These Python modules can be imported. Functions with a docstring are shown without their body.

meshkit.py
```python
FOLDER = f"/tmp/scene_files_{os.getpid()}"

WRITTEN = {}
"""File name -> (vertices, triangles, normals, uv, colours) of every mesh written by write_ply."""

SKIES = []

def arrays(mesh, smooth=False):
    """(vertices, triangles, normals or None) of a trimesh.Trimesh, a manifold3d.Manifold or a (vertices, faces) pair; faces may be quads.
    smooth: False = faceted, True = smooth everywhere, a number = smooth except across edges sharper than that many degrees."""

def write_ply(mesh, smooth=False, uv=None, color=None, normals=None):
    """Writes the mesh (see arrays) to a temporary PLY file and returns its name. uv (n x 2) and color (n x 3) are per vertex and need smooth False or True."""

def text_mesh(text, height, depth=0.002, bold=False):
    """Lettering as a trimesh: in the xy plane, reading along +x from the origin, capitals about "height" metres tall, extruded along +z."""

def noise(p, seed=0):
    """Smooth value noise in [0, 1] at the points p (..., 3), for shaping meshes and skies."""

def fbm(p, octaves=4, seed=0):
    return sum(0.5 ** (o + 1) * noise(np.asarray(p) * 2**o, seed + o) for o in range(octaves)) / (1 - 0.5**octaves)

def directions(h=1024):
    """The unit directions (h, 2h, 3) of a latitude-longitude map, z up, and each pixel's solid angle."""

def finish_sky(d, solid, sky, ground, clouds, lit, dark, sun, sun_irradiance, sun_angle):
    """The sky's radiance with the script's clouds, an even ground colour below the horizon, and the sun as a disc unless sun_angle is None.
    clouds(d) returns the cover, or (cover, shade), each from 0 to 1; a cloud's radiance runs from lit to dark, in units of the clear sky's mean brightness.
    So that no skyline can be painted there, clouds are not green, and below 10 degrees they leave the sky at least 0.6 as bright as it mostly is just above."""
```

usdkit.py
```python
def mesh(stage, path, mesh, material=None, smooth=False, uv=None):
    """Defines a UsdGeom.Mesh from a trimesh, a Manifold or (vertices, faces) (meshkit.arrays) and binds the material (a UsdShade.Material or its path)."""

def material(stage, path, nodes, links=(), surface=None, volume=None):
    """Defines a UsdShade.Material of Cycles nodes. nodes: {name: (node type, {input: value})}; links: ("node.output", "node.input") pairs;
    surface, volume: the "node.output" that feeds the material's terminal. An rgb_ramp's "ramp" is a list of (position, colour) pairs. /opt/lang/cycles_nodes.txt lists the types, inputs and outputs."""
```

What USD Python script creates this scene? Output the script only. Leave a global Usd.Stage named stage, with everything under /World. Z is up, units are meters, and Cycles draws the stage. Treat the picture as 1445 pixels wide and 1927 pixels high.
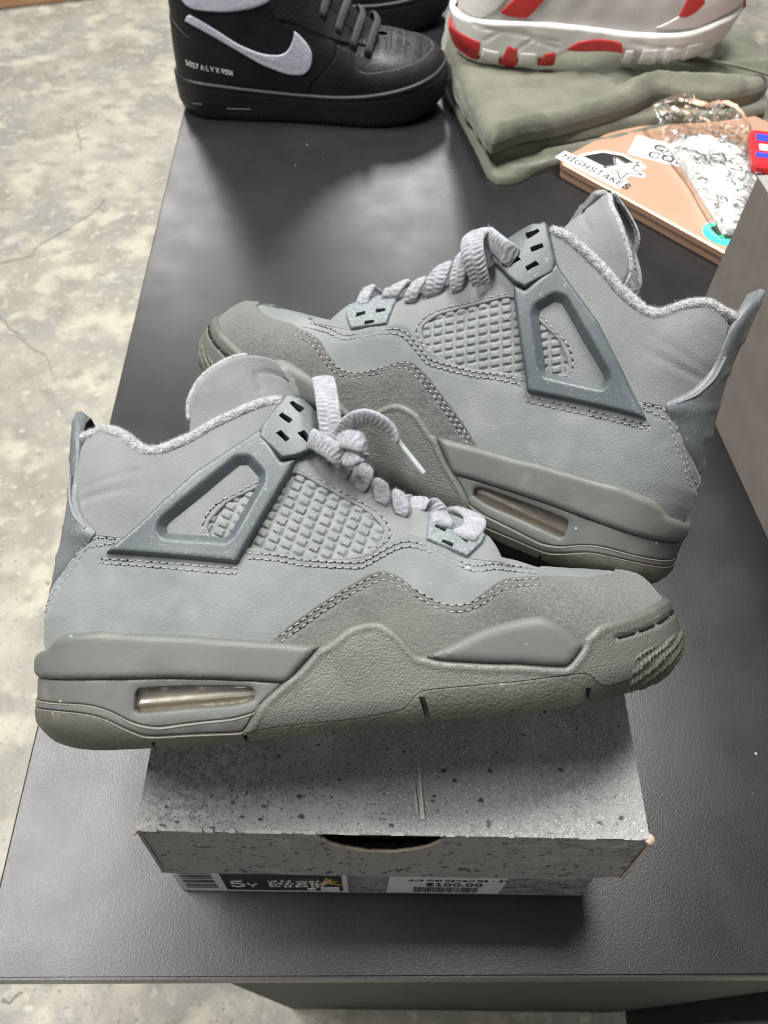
import math, numpy as np, trimesh, shapely, usdkit, meshkit
from shapely.geometry import Polygon, LineString, MultiLineString, Point
from scipy.spatial import Delaunay
from scipy.interpolate import Akima1DInterpolator
from pxr import Usd, UsdGeom, UsdLux, UsdShade, Gf, Sdf, Vt

stage = Usd.Stage.CreateInMemory()
UsdGeom.SetStageUpAxis(stage, UsdGeom.Tokens.z); UsdGeom.SetStageMetersPerUnit(stage, 1.0)
UsdGeom.Xform.Define(stage, '/World'); UsdGeom.Scope.Define(stage, '/World/Looks')
rng = np.random.default_rng(7)

# ------------------------------------------------------------------ camera
TABLE = 0.75
CAMZ = TABLE + 0.4175
cam = UsdGeom.Camera.Define(stage, '/World/camera')
cam.CreateHorizontalApertureAttr(24.0); cam.CreateVerticalApertureAttr(24.0 * 1024 / 767)
cam.CreateFocalLengthAttr(24.0 * 1447 / 1445); cam.CreateClippingRangeAttr(Gf.Vec2f(0.01, 50))
cam.CreateFStopAttr(18.0); cam.CreateFocusDistanceAttr(0.30)
th, ro = math.radians(55.26), math.radians(0.716)
fw = np.array([0, math.cos(th), -math.sin(th)]); up0 = np.array([0, math.sin(th), math.cos(th)]); rt0 = np.array([1.0, 0, 0])
rt = math.cos(ro) * rt0 + math.sin(ro) * up0; up = -math.sin(ro) * rt0 + math.cos(ro) * up0
cam.AddTransformOp().Set(Gf.Matrix4d(*rt, 0, *up, 0, *(-fw), 0, 0, 0, CAMZ, 1))
cam.CreateExposureAttr(0.22)

# ------------------------------------------------------------------ lamps: shop ceiling panels and the bounced light of the room
def rect_lamp(name, loc, w, h, power, color=(1, .985, .955), aim=None):
    l = UsdLux.RectLight.Define(stage, '/World/' + name)
    l.CreateWidthAttr(w); l.CreateHeightAttr(h); l.CreateIntensityAttr(power); l.CreateColorAttr(Gf.Vec3f(*color)); l.CreateNormalizeAttr(False)
    l.AddTranslateOp().Set(Gf.Vec3d(*loc))
    return l
LAMP_ROWS = [(-1.1, .6, .3, 1.4, 66.0), (.3, 1.0, .5, .8, 58.0), (-1.3, 4.0, .3, 1.3, 52.0), (.1, 4.3, .3, 1.3, 52.0), (-.3, -1.9, .3, 1.3, 14.0)]
for lx, ly, lw, lh, pw in LAMP_ROWS:
    rect_lamp('ceiling_lamp' if lx == LAMP_ROWS[0][0] and ly == LAMP_ROWS[0][1] else 'ceiling_lamp_%03d' % [r[:2] for r in LAMP_ROWS].index((lx, ly)), (lx, ly, 3.0), lw, lh, pw)

dome = UsdLux.DomeLight.Define(stage, '/World/room_bounce')
dome.CreateIntensityAttr(1.0)
usdkit.material(stage, '/World/Looks/bounce', {'b': ('background_shader', {'color': (.96, .98, 1.0), 'strength': .095})}, surface='b.background')
UsdShade.MaterialBindingAPI.Apply(dome.GetPrim()).Bind(UsdShade.Material.Get(stage, '/World/Looks/bounce'))

# ------------------------------------------------------------------ helpers
used = {}
def path_for(name, parent=None):
    base = (str(parent.GetPath()) if parent else '/World') + '/'
    k = base + name; n = used.get(k, 0); used[k] = n + 1
    return k if n == 0 else f'{k}_{n:03d}'
def tag(p, label=None, cat=None, group=None, kind=None):
    p = p.GetPrim() if hasattr(p, 'GetPrim') else p
    for k, v in (('label', label), ('category', cat), ('group', group), ('kind', kind)):
        if v: p.SetCustomDataByKey(k, v)
    return p
def empty(name, label, cat, origin=(0, 0, 0), axes=None, group=None):
    x = UsdGeom.Xform.Define(stage, path_for(name))
    a = np.eye(3) if axes is None else np.asarray(axes)
    x.AddTransformOp().Set(Gf.Matrix4d(*a[0], 0, *a[1], 0, *a[2], 0, *[float(t) for t in origin], 1))
    return tag(x, label, cat, group)
def sub(parent, name, label=None):
    x = UsdGeom.Xform.Define(stage, path_for(name, parent)); return tag(x, label)
def obj(name, mesh, material, parent=None, smooth=35, unit=1.0, uv=None, **kw):
    if isinstance(mesh, trimesh.Trimesh): mesh = (np.asarray(mesh.vertices), np.asarray(mesh.faces))
    v = np.asarray(mesh[0], float) * unit; f = np.asarray(mesh[1])
    m = usdkit.mesh(stage, path_for(name, parent), (v, f), M[material], smooth=smooth, uv=uv)
    m.CreateDoubleSidedAttr(True)
    tag(m, **kw); return m.GetPrim()
def cat_mesh(*ms):
    V, F, n = [], [], 0
    for v, f in ms:
        v = np.asarray(v, float); f = np.asarray(f, int)
        if f.shape[1] == 4: f = np.vstack([f[:, [0, 1, 2]], f[:, [0, 2, 3]]])
        V.append(v); F.append(f + n); n += len(v)
    return np.vstack(V), np.vstack(F)
def box(x0, x1, y0, y1, z0, z1, bev=0.0):
    if not bev:
        m = trimesh.creation.box([x1 - x0, y1 - y0, z1 - z0]); m.apply_translation([(x0 + x1) / 2, (y0 + y1) / 2, (z0 + z1) / 2]); return np.asarray(m.vertices), np.asarray(m.faces)
    pts = []
    for sx in (0, 1):
        for sy in (0, 1):
            for sz in (0, 1):
                c = np.array([(x0, x1)[sx], (y0, y1)[sy], (z0, z1)[sz]]); d = np.array([1 - 2 * sx, 1 - 2 * sy, 1 - 2 * sz])
                for k in range(3):
                    e = np.full(3, .0); e[:] = bev * d; e[k] = 0
                    e2 = e.copy(); pts.append(c + e2)
                pts.append(c + d * bev * .42)
    m = trimesh.convex.convex_hull(np.array(pts)); return np.asarray(m.vertices), np.asarray(m.faces)
def spl(pts, step=1.0, closed=False, corner=48):
    p = np.asarray(pts, float)
    if closed:
        if np.linalg.norm(p[0] - p[-1]) > 1e-6: p = np.vstack([p, p[:1]])
        a, b = p[1] - p[0], p[-1] - p[-2]
    keep = [0]
    for i in range(1, len(p) - 1):
        a, b = p[i] - p[i - 1], p[i + 1] - p[i]
        c = np.dot(a, b) / max(np.linalg.norm(a) * np.linalg.norm(b), 1e-9)
        if c < math.cos(math.radians(corner)): keep.append(i)
    keep.append(len(p) - 1); out = []
    for s, e in zip(keep[:-1], keep[1:]):
        q = p[s:e + 1]; t = np.r_[0, np.cumsum(np.linalg.norm(np.diff(q, axis=0), axis=1))]
        ok = np.r_[True, np.diff(t) > 1e-9]; q, t = q[ok], t[ok]
        n = max(int(round(t[-1] / step)), 1); tt = np.linspace(0, t[-1], n + 1)
        r = Akima1DInterpolator(t, q)(tt) if len(q) > 2 else np.stack([np.interp(tt, t, q[:, k]) for k in range(q.shape[1])], 1)
        out.append(r[:-1] if e != keep[-1] or closed else r)
    return np.vstack(out)
def ribbon(pts, wdir, width, thick, step=.5, knit=0.0, taper=0.0, nk=14, leaf=None):
    """flat lace along pts; wdir gives the width direction at each point of pts"""
    p = np.asarray(pts, float); w = np.broadcast_to(np.asarray(wdir, float), p.shape)
    t = np.r_[0, np.cumsum(np.linalg.norm(np.diff(p, axis=0), axis=1))]; n = max(int(t[-1] / step), 4); tt = np.linspace(0, t[-1], n + 1)
    f = (lambda a: Akima1DInterpolator(t, a)(tt)) if len(p) > 2 else (lambda a: np.stack([np.interp(tt, t, a[:, k]) for k in range(3)], 1))
    c, w = f(p), f(w)
    T = np.gradient(c, axis=0); T /= np.linalg.norm(T, axis=1, keepdims=True)
    w = w - (w * T).sum(1, keepdims=True) * T; w /= np.linalg.norm(w, axis=1, keepdims=True); nrm = np.cross(T, w)
    a = np.linspace(0, 2 * np.pi, nk, endpoint=False); ca, sa = np.cos(a), np.sin(a)
    u = np.sign(ca) * np.abs(ca) ** .85; v = np.sign(sa) * np.abs(sa) ** .85
    s = tt / t[-1]; prof = np.ones_like(s) if not taper else np.clip(1 - taper * np.abs(2 * s - 1) ** 2.5, .05, 1)
    if leaf: prof = np.clip(1 - ((s - leaf[0]) / leaf[1]) ** 2, .12, 1) ** .6
    kn = 1 + knit * np.sin((tt[:, None] + 1.1 * np.abs(np.mod(u[None] * 1.5 + .5, 2) - 1)) * 2 * np.pi / 1.7)
    V = c[:, None] + w[:, None] * (u[None] * width / 2 * prof[:, None])[..., None] + nrm[:, None] * (v[None] * thick / 2 * prof[:, None] ** .7 * kn)[..., None]
    N, K = V.shape[:2]; V = V.reshape(-1, 3); i = np.arange(N - 1)[:, None] * K; j = np.arange(K)[None]; j2 = (j + 1) % K
    q = np.stack([i + j, i + j2, i + K + j2, i + K + j], -1).reshape(-1, 4); F = np.vstack([q[:, [0, 1, 2]], q[:, [0, 2, 3]]])
    V = np.vstack([V, c[:1], c[-1:]]); jj = np.arange(K); e0 = np.stack([np.full(K, N * K), (jj + 1) % K, jj], 1); e1 = np.stack([np.full(K, N * K + 1), (N - 1) * K + jj, (N - 1) * K + (jj + 1) % K], 1)
    return V, np.vstack([F, e0, e1])
def tube(pts, r, k=10, step=1.0, spline=True):
    p = np.asarray(pts, float); p = spl(p, step, corner=170) if spline and len(p) > 2 else p
    T = np.gradient(p, axis=0); T /= np.linalg.norm(T, axis=1, keepdims=True) + 1e-12
    ref = np.array([0, 0, 1.0]) if abs(T[0, 2]) < .9 else np.array([1.0, 0, 0]); n = np.cross(T[0], ref); n /= np.linalg.norm(n); V = []
    r = np.broadcast_to(np.interp(np.linspace(0, 1, len(p)), np.linspace(0, 1, np.size(r)), np.ravel(r)), (len(p),))
    a = np.linspace(0, 2 * np.pi, k, endpoint=False)
    for i in range(len(p)):
        n = n - (n @ T[i]) * T[i]; n /= np.linalg.norm(n); b = np.cross(T[i], n)
        V.append(p[i] + r[i] * (np.cos(a)[:, None] * n + np.sin(a)[:, None] * b))
    V = np.vstack(V); N = len(p); i = np.arange(N - 1)[:, None] * k; j = np.arange(k)[None]; j2 = (j + 1) % k
    q = np.stack([i + j, i + j2, i + k + j2, i + k + j], -1).reshape(-1, 4); F = np.vstack([q[:, [0, 1, 2]], q[:, [0, 2, 3]]])
    V = np.vstack([V, p[:1], p[-1:]]); jj = np.arange(k)
    return V, np.vstack([F, np.stack([np.full(k, N * k), (jj + 1) % k, jj], 1), np.stack([np.full(k, N * k + 1), (N - 1) * k + jj, (N - 1) * k + (jj + 1) % k], 1)])
def mirror(m): return m[0] * np.array([1, -1, 1.0]), m[1][:, ::-1]
def both(m):
    v, f = cat_mesh(m, mirror(m)); t = trimesh.Trimesh(v, f, process=False); t.merge_vertices(digits_vertex=3)
    return np.asarray(t.vertices), np.asarray(t.faces)
class Pair:
    '''one piece on the outer side of the shoe and its twin on the inner side'''
    def __init__(self, m): self.one, self.two = m, mirror(m)
def normal(S, x, z, e=.8, lim=3.0):
    gx = np.clip((S(x + e, z) - S(x - e, z)) / (2 * e), -lim, lim); gz = np.clip((S(x, z + e) - S(x, z - e)) / (2 * e), -lim, lim)
    n = np.stack([-gx, np.ones_like(gx), -gz], 1); return n / np.linalg.norm(n, axis=1, keepdims=True)
def panel(S, poly, th=1.0, r=1.0, base=0.0, h=1.4, disp=None, holes=(), edges=None, skirt=1.5, corner=48, hcorner=48, hround=0):
    """a sheet of material lying on the side surface S: rounded edges, displaced along the surface normal. Units mm."""
    ring = spl(poly, h * .75, True, corner)
    P = Polygon(ring).buffer(0)
    for q in holes: P = P.difference(Polygon(spl(q, h * .6, True, hcorner)).buffer(-hround).buffer(hround))
    bd = P.boundary; E = bd if edges is None else (LineString(spl(edges, .8)) if not isinstance(edges, MultiLineString) else edges)
    def dens(g, s):
        o = []
        for l in getattr(g, 'geoms', [g]):
            n = max(int(l.length / s), 8); o += [np.array(l.interpolate(t).coords[0]) for t in np.linspace(0, l.length, n, endpoint=False)]
        return o
    pts = []
    for l in getattr(bd, 'geoms', [bd]): pts += [np.array(c) for c in list(l.segmentize(h * .8).coords)[:-1]]
    nb = len(pts)
    for k in (.12, .35, .7, 1.05):
        B = P.buffer(-k * r)
        if not B.is_empty: pts += dens(B.boundary, max(h * .8, .35))
    x0, y0, x1, y1 = P.bounds
    gx, gy = np.meshgrid(np.arange(x0, x1, h), np.arange(y0, y1, h * .866)); gx[1::2] += h / 2
    g = np.stack([gx.ravel(), gy.ravel()], 1); g = g[shapely.contains_xy(P, g[:, 0], g[:, 1])]
    if len(g):
        g = g[shapely.distance(shapely.points(g), bd) > r * 1.05 + h * .45]; g = g + rng.uniform(-.08, .08, g.shape) * h
    p = np.vstack([np.array(pts), g]) if len(g) else np.array(pts)
    _, ui = np.unique(np.round(p, 3), axis=0, return_index=True); p = p[np.sort(ui)]
    t = Delaunay(p).simplices; c = p[t].mean(1); t = t[shapely.contains_xy(P, c[:, 0], c[:, 1])]
    a = p[t]; ar = (a[:, 1, 0] - a[:, 0, 0]) * (a[:, 2, 1] - a[:, 0, 1]) - (a[:, 2, 0] - a[:, 0, 0]) * (a[:, 1, 1] - a[:, 0, 1])
    t = np.where(ar[:, None] > 0, t[:, [0, 2, 1]], t); t = t[np.abs(ar) > 1e-5]
    d = shapely.distance(shapely.points(p), E)
    s = np.clip(d / r, 0, 1); H = base + th * (np.sqrt(np.clip(1 - (1 - s) ** 2, 0, 1)))
    if disp is not None: H = H + disp(p[:, 0], p[:, 1], d)
    n = normal(S, p[:, 0], p[:, 1]); y = S(p[:, 0], p[:, 1])
    b3 = np.stack([p[:, 0], y, p[:, 1]], 1); V = b3 + n * H[:, None]
    V[(y < .9), 1] = 0
    if skirt:
        e = np.sort(np.vstack([t[:, [0, 1]], t[:, [1, 2]], t[:, [2, 0]]]), 1); uq, ct = np.unique(e, axis=0, return_counts=True); bset = set(map(tuple, uq[ct == 1]))
        de = np.vstack([t[:, [0, 1]], t[:, [1, 2]], t[:, [2, 0]]]); de = np.array([q for q in de if tuple(sorted(q)) in bset])
        o = len(V); top, bot = V.copy(), b3 + n * (H - skirt)[:, None]
        used_v = np.unique(de); mp = -np.ones(len(V), int); mp[used_v] = np.arange(len(used_v))
        V = np.vstack([V, top[used_v], bot[used_v]]); k = len(used_v)
        a, b = mp[de[:, 0]] + o, mp[de[:, 1]] + o
        t = np.vstack([t, np.stack([b, a, a + k], 1), np.stack([b, a + k, b + k], 1)])
    return V, t
def near(lines, w, amt):
    L = MultiLineString([LineString(spl(l, .8)) for l in lines])
    return lambda x, z, d: amt * np.exp(-(shapely.distance(shapely.points(np.stack([x, z], 1)), L) / w) ** 2)
def addf(*fs): return lambda x, z, d: sum(f(x, z, d) for f in fs)
_ico = trimesh.creation.icosphere(1, 1.0); ICO = (np.asarray(_ico.vertices), np.asarray(_ico.faces))
def stitches(S, line, off, spacing=2.75, ln=1.75, wd=.5, ht=.42):
    q = spl(line, .25); t = np.r_[0, np.cumsum(np.linalg.norm(np.diff(q, axis=0), axis=1))]
    def at(s): return np.stack([np.interp(s, t, q[:, 0]), np.interp(s, t, q[:, 1])], 1)
    A_, H_ = [], []
    n = max(int(t[-1] / spacing), 1); sp = t[-1] / n
    ce = (np.arange(n) + .5) * sp
    def xyz(p, o): return np.stack([p[:, 0], S(p[:, 0], p[:, 1]), p[:, 1]], 1) + normal(S, p[:, 0], p[:, 1]) * np.reshape(o, (-1, 1))
    c = xyz(at(ce), off); a = xyz(at(ce + .3), off) - xyz(at(ce - .3), off); nn = normal(S, *at(ce).T)
    a += rng.normal(0, .05, a.shape)
    for C, T, N in zip(c, a, nn):
        T = T / np.linalg.norm(T); B = np.cross(N, T); B /= np.linalg.norm(B)
        v = ICO[0]; k = ln * rng.uniform(.92, 1.06) / 2
        A_.append((C + v[:, :1] * T * k + v[:, 1:2] * B * wd / 2 + v[:, 2:] * N * ht, ICO[1]))
    ch = np.arange(n + 1) * sp; c = xyz(at(ch), off - .28); nn = normal(S, *at(ch).T)
    for C, N in zip(c, nn):
        T = np.cross(N, [0, 1, .3]); T = T / np.linalg.norm(T); B = np.cross(N, T); v = ICO[0]
        H_.append((C + v[:, :1] * T * .42 + v[:, 1:2] * B * .42 + v[:, 2:] * N * .3, ICO[1]))
    return cat_mesh(*A_), cat_mesh(*H_)
def fuzz(parent, mesh, material, n, lo, hi, width, name='fuzz'):
    """short loose fibres standing on a mesh (mm)"""
    m = trimesh.Trimesh(mesh[0], mesh[1], process=False); p, fi = trimesh.sample.sample_surface(m, n, seed=int(n) + len(mesh[0]))
    nr = m.face_normals[fi]; L = rng.uniform(lo, hi, (n, 1)); d1 = nr + rng.normal(0, .55, nr.shape); d2 = d1 + rng.normal(0, .6, nr.shape)
    pts = np.stack([p, p + d1 * L * .5, p + d1 * L * .5 + d2 * L * .5], 1).reshape(-1, 3) * .001
    c = UsdGeom.BasisCurves.Define(stage, path_for(name, parent)); c.CreateTypeAttr('linear'); c.CreatePointsAttr(Vt.Vec3fArray.FromNumpy(pts.astype(np.float32)))
    c.CreateCurveVertexCountsAttr(Vt.IntArray.FromNumpy(np.full(n, 3, np.int32))); c.CreateWidthsAttr(Vt.FloatArray([width * .001])); c.SetWidthsInterpolation('constant')
    UsdShade.MaterialBindingAPI.Apply(c.GetPrim()).Bind(M[material]); tag(c, kind='stuff')

# ------------------------------------------------------------------ materials
M = {}
def mat(name, c1, c2=None, scale=60, detail=4, rough=.5, r2=None, bumps=(), spots=None, spec=.5, sheen=0, coat=0, metallic=0, coatr=.1, contrast=(.35, .65), stretch=None, extra=None):
    """bumps: (kind, scale, distance m); spots: (scale, threshold, colour) small flecks"""
    N = {'tc': ('texture_coordinate', {}), 'p': ('principled_bsdf', {'roughness': rough, 'specular_ior_level': spec, 'sheen_weight': sheen, 'sheen_roughness': .4, 'coat_weight': coat, 'coat_roughness': coatr, 'metallic': metallic})}
    L = []; src = 'tc.object'
    if stretch: N['mp'] = ('mapping', {'scale': stretch}); L.append(('tc.object', 'mp.vector')); src = 'mp.vector'
    N['n'] = ('noise_texture', {'scale': scale, 'detail': detail, 'roughness': .6}); L.append((src, 'n.vector'))
    N['r'] = ('rgb_ramp', {'ramp': [(contrast[0], c1), (contrast[1], c2 or c1)]}); L.append(('n.fac', 'r.fac')); col = 'r.color'
    for i, (sc, lo, hi, c) in enumerate(spots or ()):
        N[f's{i}'] = ('noise_texture', {'scale': sc, 'detail': 2, 'roughness': .5}); L.append(('tc.object', f's{i}.vector'))
        N[f'sr{i}'] = ('map_range', {'from_min': lo, 'from_max': hi, 'clamp': True}); L.append((f's{i}.fac', f'sr{i}.value'))
        N[f'sm{i}'] = ('mix_color', {'b': c}); L += [(f'sr{i}.result', f'sm{i}.fac'), (col, f'sm{i}.a')]; col = f'sm{i}.result'
    L.append((col, 'p.base_color'))
    if r2 is not None:
        N['rr'] = ('map_range', {'from_min': .3, 'from_max': .7, 'to_min': rough, 'to_max': r2, 'clamp': True}); N['rn'] = ('noise_texture', {'scale': scale * 2.3, 'detail': 5}); L += [('tc.object', 'rn.vector'), ('rn.fac', 'rr.value'), ('rr.result', 'p.roughness')]
    prev = None
    for i, (k, sc, dist) in enumerate(bumps):
        b = f'b{i}'; N[b] = ('bump', {'strength': 1.0, 'distance': dist})
        if k == 'noise': N[b + 't'] = ('noise_texture', {'scale': sc, 'detail': 3, 'roughness': .6}); o = b + 't.fac'
        elif k == 'vor': N[b + 't'] = ('voronoi_texture', {'scale': sc, 'feature': 'f1'}); o = b + 't.distance'
        elif k == 'pebble':
            N[b + 'w'] = ('noise_texture', {'scale': sc * .9, 'detail': 2}); N[b + 'm'] = ('mix_vector', {'fac': .0015 * 300 / sc}); N[b + 't'] = ('voronoi_texture', {'scale': sc, 'feature': 'smooth_f1', 'smoothness': .35}); o = b + 't.distance'
            N[b + 'm'] = ('mix_vector', {'fac': min(.9 / sc, 1.0)}); L += [('tc.object', b + 'w.vector'), ('tc.object', b + 'm.a'), (b + 'w.color', b + 'm.b')]
        if k == 'pebble': L.append((b + 'm.result', b + 't.vector')); N[b]  = ('bump', {'strength': 1.0, 'distance': dist, 'invert': True})
        else: L.append(('tc.object', b + 't.vector'))
        L.append((o, b + '.height'))
        if prev: L.append((prev, b + '.normal'))
        prev = b + '.normal'
    if prev: L.append((prev, 'p.normal'))
    if extra: extra(N, L)
    M[name] = usdkit.material(stage, '/World/Looks/' + name, N, L, surface='p.BSDF')
mat('nubuck', (0.1486, 0.1626, 0.1623), (0.1918, 0.2037, 0.2002), scale=22, detail=8, rough=.85, bumps=[('noise', 1500, .0003), ('noise', 130, .00025)], sheen=.2, spec=.25, spots=[(16, .5, .75, (.128, .142, .148)), (60, .52, .8, (.205, .216, .218)), (380, .755, .78, (.4, .41, .41))])
mat('nubuck_ankle', (0.1572, 0.1668, 0.1663), (0.1918, 0.1996, 0.1966), scale=25, detail=8, rough=.88, bumps=[('noise', 1500, .0003), ('noise', 90, .00025)], sheen=.22, spec=.22, spots=[(18, .5, .75, (.138, .147, .152)), (70, .54, .8, (.2, .207, .209)), (420, .75, .78, (.4, .41, .41))])
mat('suede', (0.0737, 0.0752, 0.0748), (0.1381, 0.1377, 0.1345), scale=1000, detail=6, rough=.95, bumps=[('noise', 1250, .0007), ('noise', 3000, .0003)], sheen=.3, spec=.15, spots=[(11, .48, .7, (.142, .14, .131)), (40, .55, .8, (.09, .089, .085)), (1600, .62, .75, (.24, .23, .21))])
mat('net', (0.1633, 0.1769, 0.1746), (0.2014, 0.2132, 0.2091), scale=60, rough=.75, bumps=[('noise', 700, .0002)], spec=.3)
mat('foam', (0.0899, 0.0964, 0.0888), (0.1137, 0.1204, 0.1092), scale=18, detail=8, rough=.46, r2=.6, bumps=[('noise', 60, .0004), ('noise', 1200, .00006)], spec=.42, spots=[(9, .48, .72, (.098, .1, .094)), (50, .6, .78, (.155, .154, .142)), (210, .75, .77, (.45, .43, .38))])
mat('pebbled', (0.0827, 0.0908, 0.0795), (0.1043, 0.1125, 0.0983), scale=20, rough=.46, bumps=[('pebble', 1450, .00024), ('noise', 1500, .00012)], spec=.45, spots=[(60, .58, .8, (.14, .137, .122)), (230, .75, .78, (.42, .4, .34))])
mat('rubber', (0.0607, 0.0636, 0.0517), (0.0928, 0.0942, 0.0743), scale=30, rough=.55, bumps=[('pebble', 900, .00025), ('noise', 900, .0002)], spec=.4, spots=[(60, .6, .8, (.15, .142, .115)), (150, .72, .76, (.34, .29, .19))])
mat('rubber_heel', (0.0649, 0.0664, 0.0544), (0.0866, 0.0871, 0.0707), scale=26, rough=.6, bumps=[('noise', 900, .0002)], spec=.35, spots=[(60, .58, .8, (.17, .155, .115)), (130, .69, .74, (.36, .31, .2))])
mat('plastic', (0.0612, 0.0739, 0.0799), (0.0808, 0.0935, 0.0994), scale=30, rough=.42, bumps=[('noise', 1500, .00008)], spec=.5, spots=[(1500, .66, .72, (.24, .265, .275)), (620, .72, .75, (.24, .265, .275))])
mat('cup_smooth', (0.0805, 0.0886, 0.0775), (0.1021, 0.1102, 0.0962), scale=20, rough=.42, bumps=[('noise', 90, .0003), ('noise', 1500, .00008)], spec=.45, spots=[(60, .58, .8, (.14, .137, .122))])
mat('tab_plastic', (.085, .094, .1), (.12, .13, .137), scale=40, rough=.45, bumps=[('noise', 1500, .0001)], spec=.45, spots=[(1300, .6, .72, (.22, .235, .245))])
mat('plastic_rough', (.12, .138, .146), (.18, .2, .21), scale=700, rough=.6, bumps=[('noise', 1500, .0003)], spec=.4, spots=[(1100, .62, .7, (.33, .36, .37))])
mat('fleece', (0.2640, 0.2746, 0.2781), (0.3960, 0.4048, 0.4066), scale=500, rough=1.0, bumps=[('noise', 900, .0012), ('noise', 300, .001)], sheen=.5, spec=.1)
mat('lace', (0.2300, 0.2374, 0.2576), (0.3174, 0.3238, 0.3450), scale=350, rough=.9, bumps=[('noise', 1200, .0004)], sheen=.35, spec=.15)
mat('thread', (0.2722, 0.2797, 0.2835), (0.3553, 0.3591, 0.3629), scale=300, rough=.7, spec=.3)
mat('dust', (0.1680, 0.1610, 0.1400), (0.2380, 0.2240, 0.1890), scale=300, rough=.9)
mat('hole', (.012, .012, .013), rough=.9, spec=.1)
mat('lining', (.3, .31, .315), (.36, .37, .375), scale=200, rough=.95, bumps=[('noise', 700, .0005)], spec=.1)
mat('air', (.02, .017, .014), (.13, .108, .075), scale=55, rough=.38, coat=.25, stretch=(.25, 1, 1), contrast=(.42, .66), spec=.6)
mat('aglet', (.3, .32, .335), (.4, .42, .43), scale=200, rough=.22, spec=.6, coat=.4)

# ------------------------------------------------------------------ floor and table
mat('concrete', (.215, .2, .163), (.35, .333, .283), scale=3.2, detail=12, rough=.42, r2=.6, contrast=(.38, .62), bumps=[('noise', 40, .001), ('noise', 9, .004), ('noise', 300, .0006)], spots=[(5, .46, .68, (.225, .22, .197)), (11, .5, .66, (.40, .378, .30)), (24, .52, .7, (.2, .193, .165)), (48, .56, .72, (.38, .365, .31)), (160, .62, .7, (.18, .175, .155)), (260, .67, .73, (.46, .45, .41)), (70, .72, .75, (.15, .145, .125))], spec=.4)
mat('table_black', (.011, .011, .0125), (.015, .015, .0165), scale=14, rough=.28, r2=.34, bumps=[('noise', 1200, .00008), ('noise', 520, .00004)], spec=.36, spots=[(500, .76, .79, (.12, .12, .12))])
mat('table_edge', (.02, .02, .02), (.03, .03, .03), scale=30, rough=.3, spec=.5)
mat('dark_wood', (.011, .0105, .01), (.016, .0155, .015), scale=20, rough=.5, spec=.25)
mat('wood', (.32, .17, .085), (.42, .25, .13), scale=12, rough=.45, stretch=(.3, 4, 4))
mat('crack', (.15, .142, .122), (.24, .23, .2), scale=80, rough=.9)
fx = UsdGeom.Xform.Define(stage, path_for('floor')); tag(fx, kind='structure')
obj('slab', box(-5, 5, -2.5, 6.5, -.1, 0), 'concrete', fx, False)
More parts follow.
